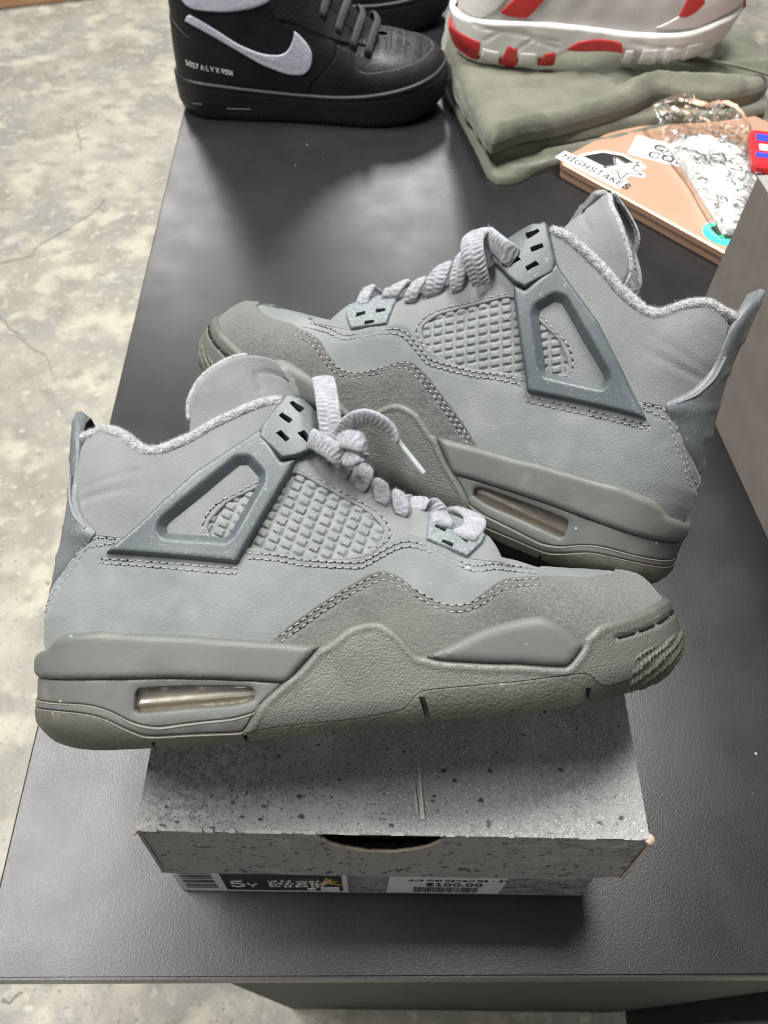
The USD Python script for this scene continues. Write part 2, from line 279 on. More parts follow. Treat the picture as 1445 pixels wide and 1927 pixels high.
for line in [[[-0.917, 1.514], [-0.848, 1.543], [-0.839, 1.586], [-0.8, 1.635], [-0.741, 1.723], [-0.727, 1.781]], [[-0.862, 1.327], [-0.804, 1.268], [-0.77, 1.233], [-0.723, 1.2], [-0.704, 1.164], [-0.688, 1.127]], [[-0.894, 2.155], [-0.857, 2.058], [-0.838, 1.992]], [[-0.482, 0.039], [-0.463, 0.044], [-0.455, 0.051]], [[-1.057, 2.441], [-1.004, 2.346], [-0.983, 2.285]]]:
    q = spl(np.array(line), .012); q = q + rng.normal(0, .0016, q.shape); n = len(q); w = np.linspace(.0022, .001, n)[:, None] * rng.uniform(.5, 1.3, (n, 1))
    d = np.gradient(q, axis=0); d = np.stack([-d[:, 1], d[:, 0]], 1) / np.linalg.norm(d, axis=1, keepdims=True)
    V = np.vstack([np.c_[q - d * w, np.full(n, .001)], np.c_[q + d * w, np.full(n, .001)]]); i = np.arange(n - 1)
    obj('crack', (V, np.stack([i, i + 1, i + n + 1, i + n], 1)), 'crack', fx, False)
a = math.radians(17); wb = box(-2.6, .9, 0, .09, 0, .05, .004); R2 = np.array([[math.cos(a), -math.sin(a), 0], [math.sin(a), math.cos(a), 0], [0, 0, 1]])
obj('wooden_threshold', (wb[0] @ R2.T + [-1.05, 2.925, 0], wb[1]), 'wood', None, False, label='brown wooden strip lying along the far edge of the concrete floor', cat='threshold')
tp = empty('display_table', 'black laminate table that carries the shoes, boxes and laptop', 'table')
top = np.array([[-.1862, .0226], [.41, .0315], [.392, 1.9], [-.249, 1.9]])
def slab(poly, z0, z1, bev=.0012):
    P = Polygon(poly); i = np.array(P.buffer(-bev, join_style=2).exterior.coords)[:-1]; o = np.array(P.exterior.coords)[:-1]; n = len(o)
    rings = [np.c_[o, np.full(n, z0)], np.c_[o, np.full(n, z1 - bev)], np.c_[i, np.full(n, z1)]]; V = np.vstack(rings); k = np.arange(n); k2 = (k + 1) % n
    F = [np.stack([r * n + k, r * n + k2, (r + 1) * n + k2, (r + 1) * n + k], 1) for r in (0, 1)]
    t0 = trimesh.creation.triangulate_polygon(Polygon(i), engine='earcut'); V2 = np.vstack([V, np.c_[t0[0], np.full(len(t0[0]), z1)], np.c_[t0[0], np.full(len(t0[0]), z0)]]); ft = np.asarray(t0[1]); m3 = len(V); m4 = m3 + len(t0[0])
    f = cat_mesh((V, np.vstack(F)))[1]; tm = trimesh.Trimesh(V2, np.vstack([f, ft + m3, ft[:, ::-1] + m4]), process=True); tm.fix_normals(); return np.asarray(tm.vertices), np.asarray(tm.faces)
obj('tabletop', slab(top, TABLE - .03, TABLE), 'table_black', tp, False)
obj('base_cabinet', box(-.112, .30, .0365, 1.6, 0, TABLE - .031, .002), 'dark_wood', tp, False)
obj('end_panel', box(.315, .385, .018, 1.7, 0, TABLE - .031, .002), 'dark_wood', tp, False)
sp = []
for k in range(34):
    x, y = rng.uniform(-.18, .36), rng.uniform(.05, .9); r_ = rng.uniform(.0003, .0008); sp.append((ICO[0] * [r_, r_ * rng.uniform(.6, 1.4), r_ * .5] + [x, y, TABLE + r_ * .3], ICO[1]))
mat('speck', (.3, .29, .27), (.5, .48, .45), scale=300, rough=.8)
obj('table_dust', cat_mesh(*sp), 'speck', None, True, kind='stuff', label='pale dust specks scattered over the black tabletop', cat='dust')
# ------------------------------------------------------------------ the pair of grey high-top sneakers
D = {"collar_top":[[25.6,107.7],[29.2,110.0],[33.2,110.8],[36.0,109.9],[40.0,107.8],[42.8,104.9],[45.4,102.0],[49.1,101.0],[52.3,101.1],[56.5,103.4],[59.5,104.3],[65.5,106.6],[68.1,108.2],[74.5,111.1],[81.2,113.7],[87.6,115.9],[91.9,116.5],[96.5,116.2],[98.2,116.0]],
"collar_low":[[25.2,106.2],[28.4,107.7],[31.6,108.1],[35.3,106.3],[40.2,103.1],[43.0,100.7],[46.2,98.5],[50.3,97.8],[55.3,98.1],[60.3,99.7],[65.5,101.8],[72.2,105.5],[81.8,109.5],[89.6,112.1],[95.6,113.1]],
"heel_back":[[5.5,31.9],[5.3,37.8],[5.9,43.5],[7.5,50.1],[12.6,58.1],[15.4,66.4],[19.4,75.5],[20.9,85.1],[22.0,96.0],[22.8,101.8],[25.2,106.7]],
"lock":[[98.2,115.5],[102.5,113.6],[104.8,111.1],[109.2,105.3],[110.5,101.8],[112.9,96.3],[100.5,91.1],[95.6,90.8],[88.2,99.7],[89.4,103.8]],
"slot1":[[98.7,111.5],[100.1,112.1],[103.1,109.1],[101.9,107.3]],
"slot2":[[95.2,106.8],[96.4,108.0],[99.8,104.9],[98.6,103.5]],
"slot3":[[94.1,100.4],[95.9,101.3],[98.6,97.8],[97.3,96.7]],
"slot4":[[101.1,99.7],[103.0,100.7],[105.2,97.1],[103.6,95.9]],
"wing":[[88.6,103.9],[88.0,102.9],[65.2,89.5],[50.8,78.0],[40.5,69.7],[33.6,63.6],[48.6,61.1],[63.8,58.3],[77.4,55.6],[78.9,56.0],[80.5,58.8],[88.6,71.1],[98.5,86.1],[100.7,90.8],[95.6,90.4]],
"wing_hole":[[54.5,68.9],[54.1,70.9],[55.4,72.7],[63.1,78.2],[80.8,90.9],[83.6,90.7],[87.2,85.8],[86.9,83.7],[76.0,66.5],[74.5,65.5]],
"quarter_top":[[5.8,43.7],[7.3,49.5],[13.9,56.4],[17.9,61.3],[22.1,65.7],[26.0,69.4],[30.2,70.3],[36.9,69.0],[51.5,66.5],[69.7,63.3],[81.6,61.2],[92.8,58.4],[101.4,56.0],[114.2,54.1],[116.7,54.1],[122.9,54.8],[127.2,56.9],[130.8,59.1],[135.1,60.5],[139.7,59.9],[143.9,57.6],[149.6,54.6],[154.8,51.0],[158.1,50.0],[167.2,48.1],[176.8,45.7],[183.2,45.2],[185.3,44.6]],
"vamp_top":[[186.0,44.8],[201.6,43.0],[216.8,40.3]],
"st_heel":[[36.5,68.3],[28.4,68.8],[25.6,67.3],[21.7,62.5],[17.6,58.0],[14.0,52.6],[8.5,47.7],[6.1,44.6]],
"st_heel2":[[36.1,66.7],[30.2,66.4],[26.9,66.0],[23.8,62.3],[20.4,58.0],[16.4,54.0],[12.3,48.6],[8.8,45.6]],
"st_quarter":[[81.1,59.3],[92.7,57.3],[101.3,54.9],[113.0,53.1],[116.6,52.6],[122.0,53.0],[126.2,54.9],[130.5,56.8],[134.7,58.0],[139.4,57.6],[145.5,54.7],[150.8,51.6],[155.4,48.7],[158.3,47.5],[167.3,47.2],[176.4,45.1],[181.8,44.0]],
"st_wing":[[32.1,61.7],[47.6,59.3],[63.8,56.4],[78.1,54.2],[77.2,52.3],[63.7,54.6],[47.6,57.6],[31.4,60.3],[32.1,61.7]],
"net":[[68.4,69.0],[69.3,71.8],[71.8,74.4],[76.1,78.0],[85.1,81.6],[97.9,86.1],[102.5,85.0],[109.6,80.0],[118.2,74.5],[124.2,70.1],[127.4,66.3],[129.1,63.1],[128.7,61.2],[126.6,59.0],[120.9,55.7],[116.8,55.0],[114.2,54.8],[101.4,56.1],[92.8,58.6],[81.6,61.5],[70.4,65.7]],
"st_net_top":[[101.2,87.6],[110.6,81.4],[119.6,75.6],[125.8,71.2],[129.6,67.0],[131.2,62.9],[130.7,60.2],[127.2,57.5],[120.9,55.0]],
"st_net_back":[[69.1,66.0],[66.9,68.4],[66.8,71.2],[68.5,74.3],[72.7,78.1],[79.0,81.0],[87.2,84.5]],
"throat":[[112.9,95.6],[116.3,92.0],[121.8,88.1],[127.2,82.7],[134.4,76.2],[141.7,72.2],[145.3,69.3],[154.6,64.6],[165.2,58.7],[169.0,49.8],[177.5,47.7],[183.4,45.3]],
"eyelet":[[145.4,67.9],[153.8,66.8],[158.5,64.7],[165.2,57.4],[162.9,54.5],[156.8,50.3],[149.4,54.4],[143.3,57.8]],
"eslot1":[[146.7,61.7],[147.6,62.5],[151.0,60.8],[150.1,59.4]],
"eslot2":[[154.0,57.4],[155.0,58.3],[158.3,56.2],[157.3,54.7]],
"eslot3":[[148.4,56.2],[149.3,56.9],[152.6,55.1],[151.8,53.8]],
"mud_top":[[87.2,28.9],[91.0,31.8],[102.2,38.5],[113.3,44.3],[119.8,47.3],[122.2,48.2],[126.3,48.8],[130.3,47.7],[134.1,45.1],[138.7,41.0],[143.2,37.6],[146.9,35.8],[150.8,35.3],[155.7,35.9],[160.4,38.3],[165.5,41.1],[169.5,41.9],[174.7,41.5],[182.4,41.0],[194.5,39.6],[201.6,39.0],[213.6,39.5]],
"toe_sil":[[218.2,40.7],[221.4,39.7],[224.6,39.0],[227.8,37.9],[230.4,35.4],[232.7,31.0],[233.3,29.5]],
"st_mud":[[90.9,30.1],[99.8,35.3],[113.2,42.7],[119.6,45.3],[122.0,46.2],[127.5,47.6],[131.3,45.8],[135.8,42.6],[141.0,38.9],[145.0,36.3],[148.8,35.0],[152.0,34.7],[156.4,35.3],[161.1,37.0],[165.5,39.5],[170.2,40.8],[174.3,40.4],[180.5,39.9]],
"wedge_top":[[7.0,31.6],[13.3,33.4],[16.3,35.8],[20.1,37.2],[25.0,37.4],[30.9,37.4],[41.8,35.6],[63.0,32.8],[69.9,31.5],[82.3,29.6],[92.1,28.0],[104.7,25.8]],
"wedge_bot":[[2.8,23.2],[11.4,22.7],[22.1,22.1],[38.1,21.0],[62.7,19.0],[77.6,17.0],[90.8,15.1]],
"wedge_back":[[2.8,23.7],[3.1,26.9],[3.7,29.7],[5.9,31.0]],
"diag":[[104.7,25.8],[103.4,25.2],[100.5,22.5],[96.5,18.9],[90.8,15.1],[82.9,9.1],[80.0,6.0],[76.3,2.5]],
"lip1":[[2.1,15.4],[11.3,15.2],[21.7,14.5],[29.1,13.3],[33.8,11.3],[39.3,8.3],[44.9,6.4],[50.7,5.6],[61.8,5.8],[70.7,5.8],[80.2,6.7],[82.9,9.1]],
"lip2":[[2.2,12.7],[16.9,12.3],[25.9,11.1],[31.8,9.3],[37.3,6.9],[42.7,4.6],[48.4,3.5],[61.4,3.0],[74.7,2.3],[76.3,2.5]],
"air":[[42.5,15.8],[44.1,17.4],[62.6,16.5],[77.4,15.0],[80.3,14.3],[81.2,12.6],[80.7,10.5],[78.8,9.9],[73.0,9.2],[60.6,9.6],[43.7,9.6],[42.0,11.0]],
"bottom":[[0.9,8.7],[1.1,7.0],[4.2,4.4],[12.6,2.1],[21.0,1.1],[27.6,0.5],[35.6,0.1],[43.3,-0.3],[60.5,-1.1],[75.6,-1.4],[96.8,-1.4],[115.5,-0.8],[136.4,-0.3],[151.2,-0.4],[168.6,-0.4],[183.6,0.3],[197.3,1.3],[207.5,1.6],[217.1,1.6],[228.3,2.6],[234.2,5.5]],
"toe_front":[[234.2,5.5],[237.9,10.2],[238.6,15.1],[237.5,22.0],[236.1,24.8],[236.0,27.1],[234.7,28.6],[233.3,29.6]],
"fore_top":[[104.7,25.9],[106.3,26.3],[109.8,28.5],[113.5,30.7],[118.7,32.0],[122.7,32.1],[126.2,31.1],[129.0,29.0],[131.9,26.1],[134.6,22.4],[137.1,19.8],[138.7,19.4],[143.1,17.8],[152.2,16.3],[159.9,15.2],[169.1,14.2],[175.5,13.1],[183.5,12.0],[185.2,12.5],[188.0,15.0],[190.6,17.9],[191.3,20.3],[193.2,21.7],[197.1,23.8],[203.0,24.8],[213.5,26.2],[224.4,28.2],[233.3,29.5]],
"pod_top":[[138.7,19.6],[143.4,21.2],[149.0,23.3],[157.3,26.1],[163.2,27.5],[170.9,28.5],[176.7,28.7],[180.4,27.8],[183.3,26.0],[187.0,22.8],[189.6,20.1],[190.9,18.4]],
"toe_groove":[[202.1,19.2],[210.3,20.3],[218.9,21.7],[226.5,23.2],[236.0,24.3]],
"toe_block":[[206.1,6.5],[206.7,9.4],[210.2,14.3],[213.5,15.1],[236.6,18.5]],
"parting":[[76.0,2.5],[89.0,3.2],[115.8,3.6],[122.0,4.1],[129.1,4.6],[131.1,5.5],[134.4,7.8],[136.7,8.7],[143.7,8.9],[151.4,8.9],[165.2,8.9],[185.4,9.6],[189.1,9.7],[191.6,9.1],[195.1,6.7],[197.9,6.3],[205.4,7.2]],
"fin":[[7.9,52.0],[8.0,53.9],[11.0,55.8],[12.7,70.9],[14.1,77.7],[16.2,84.4],[16.3,96.4],[15.9,106.4],[15.9,114.5],[16.6,117.5]],
"tongue":[[63.1,110.4],[63.5,117.8],[65.0,121.2],[68.9,126.5],[74.0,130.2],[78.7,132.9],[84.5,134.8],[90.0,135.6],[93.6,135.1],[95.7,133.5],[97.8,130.8],[99.2,126.5],[101.0,120.8],[102.4,116.1]],
"laces":[[117.4,88.7],[124.1,83.9],[130.9,77.7],[137.4,72.7],[150.6,69.0],[161.2,63.2]],
"tongue_mark":[[88.7,120.0],[86.8,127.0],[92.9,128.2],[99.1,127.1]],
"tongue_b":[[96.8,117.8],[91.7,127.9],[89.4,133.7],[87.3,135.6],[84.8,135.4],[80.6,130.6],[74.8,125.6],[69.2,119.7],[64.1,113.1],[62.8,107.4],[63.4,104.4]],
"tongue_mark_b":[[91.9,127.8],[87.8,122.9],[83.2,119.8],[85.6,115.2]],
"finE":[[18.3,17.0,115.9],[19.6,18.0,102.9],[19.7,19.0,92.9],[20.0,20.0,87.9],[23.2,24.0,79.4],[29.1,29.0,70.7],[25.4,27.0,66.8],[18.3,24.0,60.1],[10.0,16.0,51.7]],
"finB":[[13.4,4.0,119.1],[13.1,4.0,108.3],[13.5,4.0,99.0],[13.5,4.0,89.8],[12.3,5.0,80.6],[10.4,5.0,71.7],[8.9,5.0,64.8],[7.2,5.0,57.0],[5.5,5.0,52.3]],
"loopsF":[[[116.7,24.9,85.3],[118.7,21.1,92.8]],[[122.9,25.4,79.9],[125.3,20.6,88.0]],[[130.1,25.3,74.3],[129.9,20.3,82.1]],[[136.8,26.2,69.3],[136.2,20.1,77.6]]],
"loopF5":[[150.6,26.1,64.0],[149.9,19.5,68.6],[146.8,19.7,71.5],[141.6,23.1,71.5]],
"loopF6":[[157.8,28.0,59.0],[161.1,21.9,61.6],[163.8,16.9,64.2],[162.4,17.2,66.7]],
"loopsB":[[[159.7,24.4,60.9],[162.5,17.2,68.7]],[[150.2,21.8,67.3],[148.2,19.6,75.4]],[[140.2,24.4,70.7],[140.6,19.9,79.7]],[[132.9,22.2,76.5],[133.0,20.2,88.6]],[[123.2,24.3,81.8],[127.4,20.5,95.4]]],
"loopB6":[[113.0,30.0,87.2],[116.1,33.0,91.7],[119.6,34.0,96.6],[123.2,28.0,102.9],[123.7,18.0,105.3],[124.4,6.0,102.2]],
"loopB7":[[105.0,29.0,100.5],[108.6,31.0,101.5],[113.8,28.0,103.1],[120.7,18.0,105.0]],
"bow_up":[[114.4,33.0,92.3],[113.8,35.0,98.6],[113.4,35.0,107.2],[113.0,30.0,116.3],[112.1,16.0,124.1]],
"bow_lock":[[106.6,31.0,98.3],[109.9,34.0,95.5],[113.7,36.0,92.1],[117.1,33.0,89.0]],
"knot":[[115.1,33.0,95.7],[118.8,38.0,95.4],[122.6,40.0,93.6],[124.0,37.0,91.5],[121.2,38.0,89.3],[117.3,33.0,90.9]],
"bow_end":[[116.7,34.0,96.9],[119.1,38.0,99.9],[123.3,42.0,101.6],[128.2,44.0,100.7],[132.6,44.0,97.5],[135.6,42.0,93.0]],
"aglet":[[135.5,42.0,93.4],[143.9,41.0,80.8]],
"A":[[0.993153,0.116821,0.0],[0.05483,-0.466133,0.883014],[-0.103155,0.876968,0.469347]],
"o":[-0.12344,0.09201,-0.28221],
"A2":[[-0.861203,0.50818,0.009102],[-0.377229,-0.651079,0.65863],[0.340629,0.56378,0.752412]],
"o2":[0.11593,0.15953,-0.28335]}
def W(u):
    u = np.asarray(u, float)
    h = 33 * np.sqrt(np.clip(1 - ((34 - np.clip(u, 0, 34)) / 34) ** 2.2, 0, 1))
    mid = np.interp(u, [34, 60, 95, 125, 150, 168, 180], [33, 34.5, 35, 36.5, 39, 40.5, 40.8])
    t = 40.8 * np.clip(1 - (np.clip(u - 178, 0, 62) / 62) ** 2.35, 0, 1) ** .5
    return np.where(u < 34, h, np.where(u < 180, mid, t))
_XH=([-10,4,9,13,16,21,24,27,30,32.4,38,44,50.5,59,67,77,86,97,103,108,112,125],[8,5,2.3,2.9,3.2,3.6,3.8,4,4.4,4.8,4.6,5,6.6,9.5,12,15.6,18.4,19.4,20.3,22.5,26,34])
_XT=([-4,0,3,6,10.6,15.6,22.5,25.5,29,30.4,31.6,36,38.5,40,41,44],[222,225,229,233,236.4,237.2,236,235,233.8,233,232.4,230,227.8,224.5,221,216])
_ZB=([-2,0,5,13,21,27,35,60,97,136,170,184,198,208,218,229,234,241],[9.5,8.5,5,2.7,1.2,.5,0,-1.2,-1.4,-.4,-.4,.3,1.4,2.2,3.2,4.9,6.8,12.5])
_ZT=([5,19.9,20,24.9,28.6,32.5,35.5,39,44.8,48.5,51.7,59,67.6,80.7,91.5,97.8,102,108.8,112.5,116,121.5,127,134,142,145.5,155,166.5,172.6,179.4,186.8,201,216,224,227.3,230,232.5,236,242],
     [112,112,112,110.5,111,111.6,110.8,108.6,102.8,101.6,101.8,105,109,114.5,117.3,116.8,114.5,106,96.6,93,89,83.6,77,73.2,70.3,65.6,59.9,51.2,48.6,45.5,43.6,41.8,40.2,39,37.2,35.5,34,33])
def S(x,z):
    x=np.asarray(x,float);z=np.asarray(z,float)
    xh=np.interp(z,*_XH);xt=np.interp(z,*_XT)
    a=np.clip(1-x/110,0,1);b=np.clip((x-130)/100,0,1)
    u=x-xh*a+(240-xt)*b
    w=W(u)
    zt=np.interp(x,*_ZT)
    t=np.clip((z-20)/np.maximum(zt-20,6),0,1)
    r=np.interp(x,[0,95,110,130,150,166,177,188,196],[.66,.62,.56,.5,.45,.36,.24,.08,0])
    p=np.interp(x,[0,95,130,180],[1.5,1.5,1.8,2.2]);q=np.interp(x,[0,95,130,180,215],[1.05,1.05,1.3,2.,2.3])
    s=w*(r+(1-r)*np.clip(1-t**p,0,1)**(1/q))
    s=s+2.2*np.exp(-((x-38)/22)**2-((z-92)/17)**2)-1.5*np.exp(-((x-60)/25)**2-((z-60)/14)**2)
    zb=np.interp(x,*_ZB)
    s=s-np.minimum(5*np.clip(1-(z-zb)/9,0,1)**2,s*.4)
    return np.maximum(s,0)

def dist_fn(line):
    L = LineString(spl(line, .6)); return lambda x, z: shapely.distance(shapely.points(np.stack([x, z], 1)), L)
def vnoise(x, z, s, seed=0): return meshkit.noise(np.stack([x * s, z * s, np.zeros_like(x)], 1), seed) - .5

def shoe_parts():
    """lateral + medial geometry shared by the left and the right shoe, in mm: x heel to toe, y outward, z up"""
    R = []
    def add(name, mesh, m, lab=None, smooth=35, kind=None): R.append((name, mesh, m, lab, smooth, kind))
    sil = D['heel_back'] + D['collar_low'][1:] + D['throat'] + D['vamp_top'] + D['toe_sil'] + [[228, 20], [215, 14], [120, 14], [30, 16], [8, 20]]
    add('upper', both(panel(S, sil, 0, .3, 0, h=2.0, skirt=0, corner=60)), 'nubuck')
    # ankle and eyestay: everything over the quarter seam, cut open for the net
    ank = D['heel_back'][1:] + D['collar_low'][1:] + [[101, 117], [108, 108], [112, 100]] + D['throat'] + D['quarter_top'][::-1]
    net_line = D['st_net_top']; back_line = D['st_net_back']
    crease = lambda x, z, d: -.55 * np.exp(-((x - 30) / 12) ** 2) * np.exp(-((z - 84 - .12 * (x - 24)) / 1.1) ** 2) - .35 * np.exp(-((x - 34) / 14) ** 2) * np.exp(-((z - 88 - .2 * (x - 24)) / .9) ** 2) + .5 * vnoise(x, z, .09, 5)
    add('ankle_panel', both(panel(S, ank, .5, .8, .9, h=1.3, holes=[D['net']], edges=D['net'] + D['net'][:1], disp=addf(near([net_line, back_line], .6, -.35), crease), skirt=1.8)), 'nubuck_ankle')
    # net with its raised pads
    a, b, o = np.array([4.0, -2.5]), np.array([-1.47, -2.97]), np.array([125.3, 69.6]); inv = np.linalg.inv(np.stack([a, b], 1))
    def pads(x, z, d):
        q = (np.stack([x, z], 1) - o) @ inv.T + np.array([.0, .0]); f = np.abs(q - np.round(q))
        e = np.clip((.41 - f) / .11, 0, 1); e = e * e * (3 - 2 * e); return .85 * e[:, 0] * e[:, 1] * (1 - .25 * (f ** 2).sum(1) * 4) - .12 * np.exp(-((d) / 2) ** 2)
    add('net_panel', Pair(panel(S, np.array(Polygon(spl(D['net'], 1, True)).buffer(1.6).exterior.coords)[:-1], 0, .5, .15, h=.55, disp=pads, skirt=0)), 'net')
    # quarter: the wide lower nubuck panel, over the ankle panel
    qa = D['quarter_top'] + D['vamp_top'] + [[228, 33], [225, 24], [200, 16], [120, 16], [30, 20], [8, 26]] + D['heel_back'][:2]
    creases = lambda x, z, d: .55 * vnoise(x, z, .06, 3) + .3 * vnoise(x, z, .2, 4)
    seam_q = [D['st_quarter'], np.array(D['st_quarter']) - [0.0, 1.9], D['st_heel'], D['st_heel2']]
    add('quarter_panel', both(panel(S, qa, .7, 1.0, 1.2, h=1.3, edges=D['quarter_top'], disp=addf(near(seam_q, .7, -.4), near([D['st_wing']], .6, -.3), creases), skirt=1.6)), 'nubuck')
    # suede mudguard and toe cap
    mg = D['mud_top'] + D['toe_sil'] + [[232, 27], [228, 20], [200, 15], [185, 9], [137, 11], [124, 22], [104, 19], [86, 22]]
    st2 = np.array(D['st_mud']) - [0.2, 2.1]
    sd = lambda x, z, d: .25 * vnoise(x, z, .9, 1) + .2 * vnoise(x, z, 2.1, 2) + .5 * vnoise(x, z, .15, 9)
    add('mudguard', both(panel(S, mg, .8, .9, 2.0, h=.75, edges=D['mud_top'], disp=addf(near([D['st_mud'], st2], .7, -.5), sd), skirt=1.9)), 'suede')
    # sole: core, foam pieces, textured forefoot cup, rubber
    core = [[2, 6]] + D['bottom'][3:] + D['toe_front'][:-2] + [[231, 31], [205, 27], [185, 13], [137, 20], [122, 33], [104, 27], [60, 34], [20, 38], [6, 32], [3, 20]]
    xs = np.linspace(3, 234, 90); ys = np.linspace(-1, 1, 9); zb = np.interp(xs, *_ZB)
    gr = np.stack([np.repeat(xs, 9), (S(xs, zb + .3)[:, None] * ys[None]).ravel(), np.repeat(zb, 9) + .25], 1); i = np.arange(89)[:, None] * 9; j = np.arange(8)[None]
    bq = np.stack([i + j, i + 9 + j, i + 10 + j, i + 1 + j], -1).reshape(-1, 4)
    add('sole_core', cat_mesh(both(panel(S, core, 0, .3, 0.2, h=2.2, skirt=0)), (gr, bq[:, ::-1])), 'rubber')
    wedge = D['wedge_back'] + D['wedge_top'][1:] + D['diag'][1:5] + D['wedge_bot'][::-1][1:]
    add('heel_wedge', Pair(panel(S, wedge, 2.5, 2.6, 2.2, h=1.3, corner=60, skirt=2.5, disp=lambda x, z, d: .5 * vnoise(x, z, .1, 6))), 'foam')
    mid = D['wedge_bot'] + D['diag'][5:6] + D['lip1'][::-1]
    air_in = D['air']
    rim = dist_fn(air_in + air_in[:1])
    add('heel_midsole', Pair(panel(S, mid, 1.0, .6, 2.4, h=1.1, holes=[air_in], skirt=3.2, corner=40, disp=lambda x, z, d: -.5 * np.exp(-(rim(x, z) / 1.4) ** 2))), 'foam')
    airp = np.array(Polygon(spl(air_in, .8, True)).buffer(.8).exterior.coords)[:-1]
    add('air_window', Pair(panel(S, airp, .1, .5, .2, h=.8, disp=lambda x, z, d: .7 * np.exp(-((z - 12.2) / 1.0) ** 2) + .25 * vnoise(x, z, .3, 3), skirt=0)), 'air', 'yellowed dirty clear window in the heel')
    lip = D['lip1'] + D['diag'][6:] + D['lip2'][::-1][1:]
    add('sole_lip', Pair(panel(S, lip, .8, .8, 3.0, h=1.0, skirt=3)), 'foam')
    oh = D['lip2'] + [[75.3, -1.2]] + [q for q in D['bottom'][::-1] if q[0] < 75] 
    add('heel_outsole', both(panel(S, oh, .9, .8, 3.1, h=1.2, edges=D['lip2'], skirt=3, holes=[[[46.6, 2.2], [47.6, 2.2], [47.9, -2], [46.5, -2]]])), 'rubber_heel', 'dusty brownish heel rubber')
    fore = D['fore_top'] + D['toe_front'][::-1] + D['parting'][::-1] + [q for q in D['diag'][::-1]][:-1]
    part_far = D['parting'] + D['toe_front'][:1]
    groove = near([D['toe_groove']], .55, -1.3); rimd = dist_fn(D['diag'][::-1] + D['fore_top'])
    fe = MultiLineString([LineString(spl(D['diag'][::-1] + D['fore_top'][1:], .8, corner=80))])
    add('forefoot_cup', both(panel(S, fore, 2.2, 2.2, 2.3, h=.9, edges=fe, disp=addf(groove, lambda x, z, d: -.45 * np.clip((d - 2.1) / 1.0, 0, 1) + .12 * vnoise(x, z, 1.1, 12)), skirt=2.5, corner=70)), 'pebbled')
    rimp = Polygon(spl(fore, .8, True, 70)).buffer(0).intersection(LineString(spl(D['diag'][::-1] + D['fore_top'][1:], .8, corner=80)).buffer(2.7)); rimp = max(getattr(rimp, 'geoms', [rimp]), key=lambda g: g.area)
    add('cup_rim', both(panel(S, np.array(rimp.exterior.coords)[:-1], 2.2, 2.2, 2.34, h=.8, edges=fe, disp=lambda x, z, d: -.5 * np.clip((d - 1.9) / .8, 0, 1), skirt=.3, corner=1)), 'cup_smooth')
    gl = spl(D['toe_groove'], .5)
    for k in range(4):
        g4 = gl[int(len(gl) * (.03 + .245 * k)):int(len(gl) * (.235 + .245 * k))]; ng = normal(S, g4[:, 0], g4[:, 1]); add('toe_groove', Pair(tube(np.stack([g4[:, 0], S(g4[:, 0], g4[:, 1]), g4[:, 1]], 1) + ng * 3.7, .42, 6, .6)), 'hole')  # dark tubes paint the groove's shade so it looks deeper
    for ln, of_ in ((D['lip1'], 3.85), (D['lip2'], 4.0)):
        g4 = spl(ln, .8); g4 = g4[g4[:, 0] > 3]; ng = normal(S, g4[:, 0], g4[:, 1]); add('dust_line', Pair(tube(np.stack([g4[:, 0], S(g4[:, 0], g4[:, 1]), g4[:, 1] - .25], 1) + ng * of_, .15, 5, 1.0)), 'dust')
    slits = [[[135.4, 7.2], [137.3, 7.2], [140.2, -2], [138.0, -2]], [[165.0, 1.9], [166.1, 1.9], [166.3, -2.2], [165.1, -2.2]], [[190.0, 6.0], [191.9, 6.0], [192.3, -1], [190.4, -1]], [[76.2, 1.5], [77.6, 1.5], [79.3, -3], [77.6, -3]]]
    of = D['parting'] + [[208, 7], [208, 2.0]] + [q for q in D['bottom'][::-1] if 75 < q[0] < 207] + [[75.3, -1.2]]
    add('forefoot_outsole', both(panel(S, of, .6, .7, 3.3, h=1.0, edges=D['parting'], holes=slits, skirt=4)), 'rubber', 'worn brownish forefoot rubber')
    pod = D['pod_top'] + [q for q in D['fore_top'][::-1] if 136 < q[0] < 192 and q[1] < 20.5]
    add('side_pod', Pair(panel(S, pod, 2.6, 3.4, 2.6, h=1.0, skirt=3.0, corner=45)), 'foam')
    tb = D['toe_block'] + [q for q in D['toe_front'][::-1] if q[1] < 24] + [[227, 3.2], [215, 2.8], [206.5, 2.4]]
    def ridges(x, z, d):
        k = z - .42 * (x - 206); zz = np.abs(np.mod(x * .62, 1) - .5) * 1.5
        return .7 * np.sin((k + zz) * 2 * np.pi / 2.7) * np.clip(d / .8, 0, 1)
    add('toe_bumper', both(panel(S, tb, .7, .8, 3.5, h=.5, disp=ridges, skirt=3.5)), 'rubber', 'ridged worn rubber at the toe')
    # plastic wing, lace lock, eyelet plate
    hole_o = D['wing_hole']; hd = (lambda L: (lambda x, z: shapely.distance(shapely.points(np.stack([x, z], 1)), L)))(Polygon(hole_o).buffer(-.9).buffer(.9).exterior)
    wing_h = lambda x, z, d: np.minimum(3.4 * np.sqrt(np.clip(1 - (1 - np.clip(d / 1.6, 0, 1)) ** 2, 0, 1)), .2 + 3.2 * np.clip(hd(x, z) / 2.7, 0, 1))
    wr = Polygon(spl(D['wing'], 1, True, 8)).exterior
    add('side_wing', Pair(panel(S, D['wing'], 0, 1.2, 1.4, h=.8, holes=[hole_o], edges=MultiLineString([wr]), disp=wing_h, skirt=2.0, corner=8, hcorner=1, hround=.9)), 'plastic')
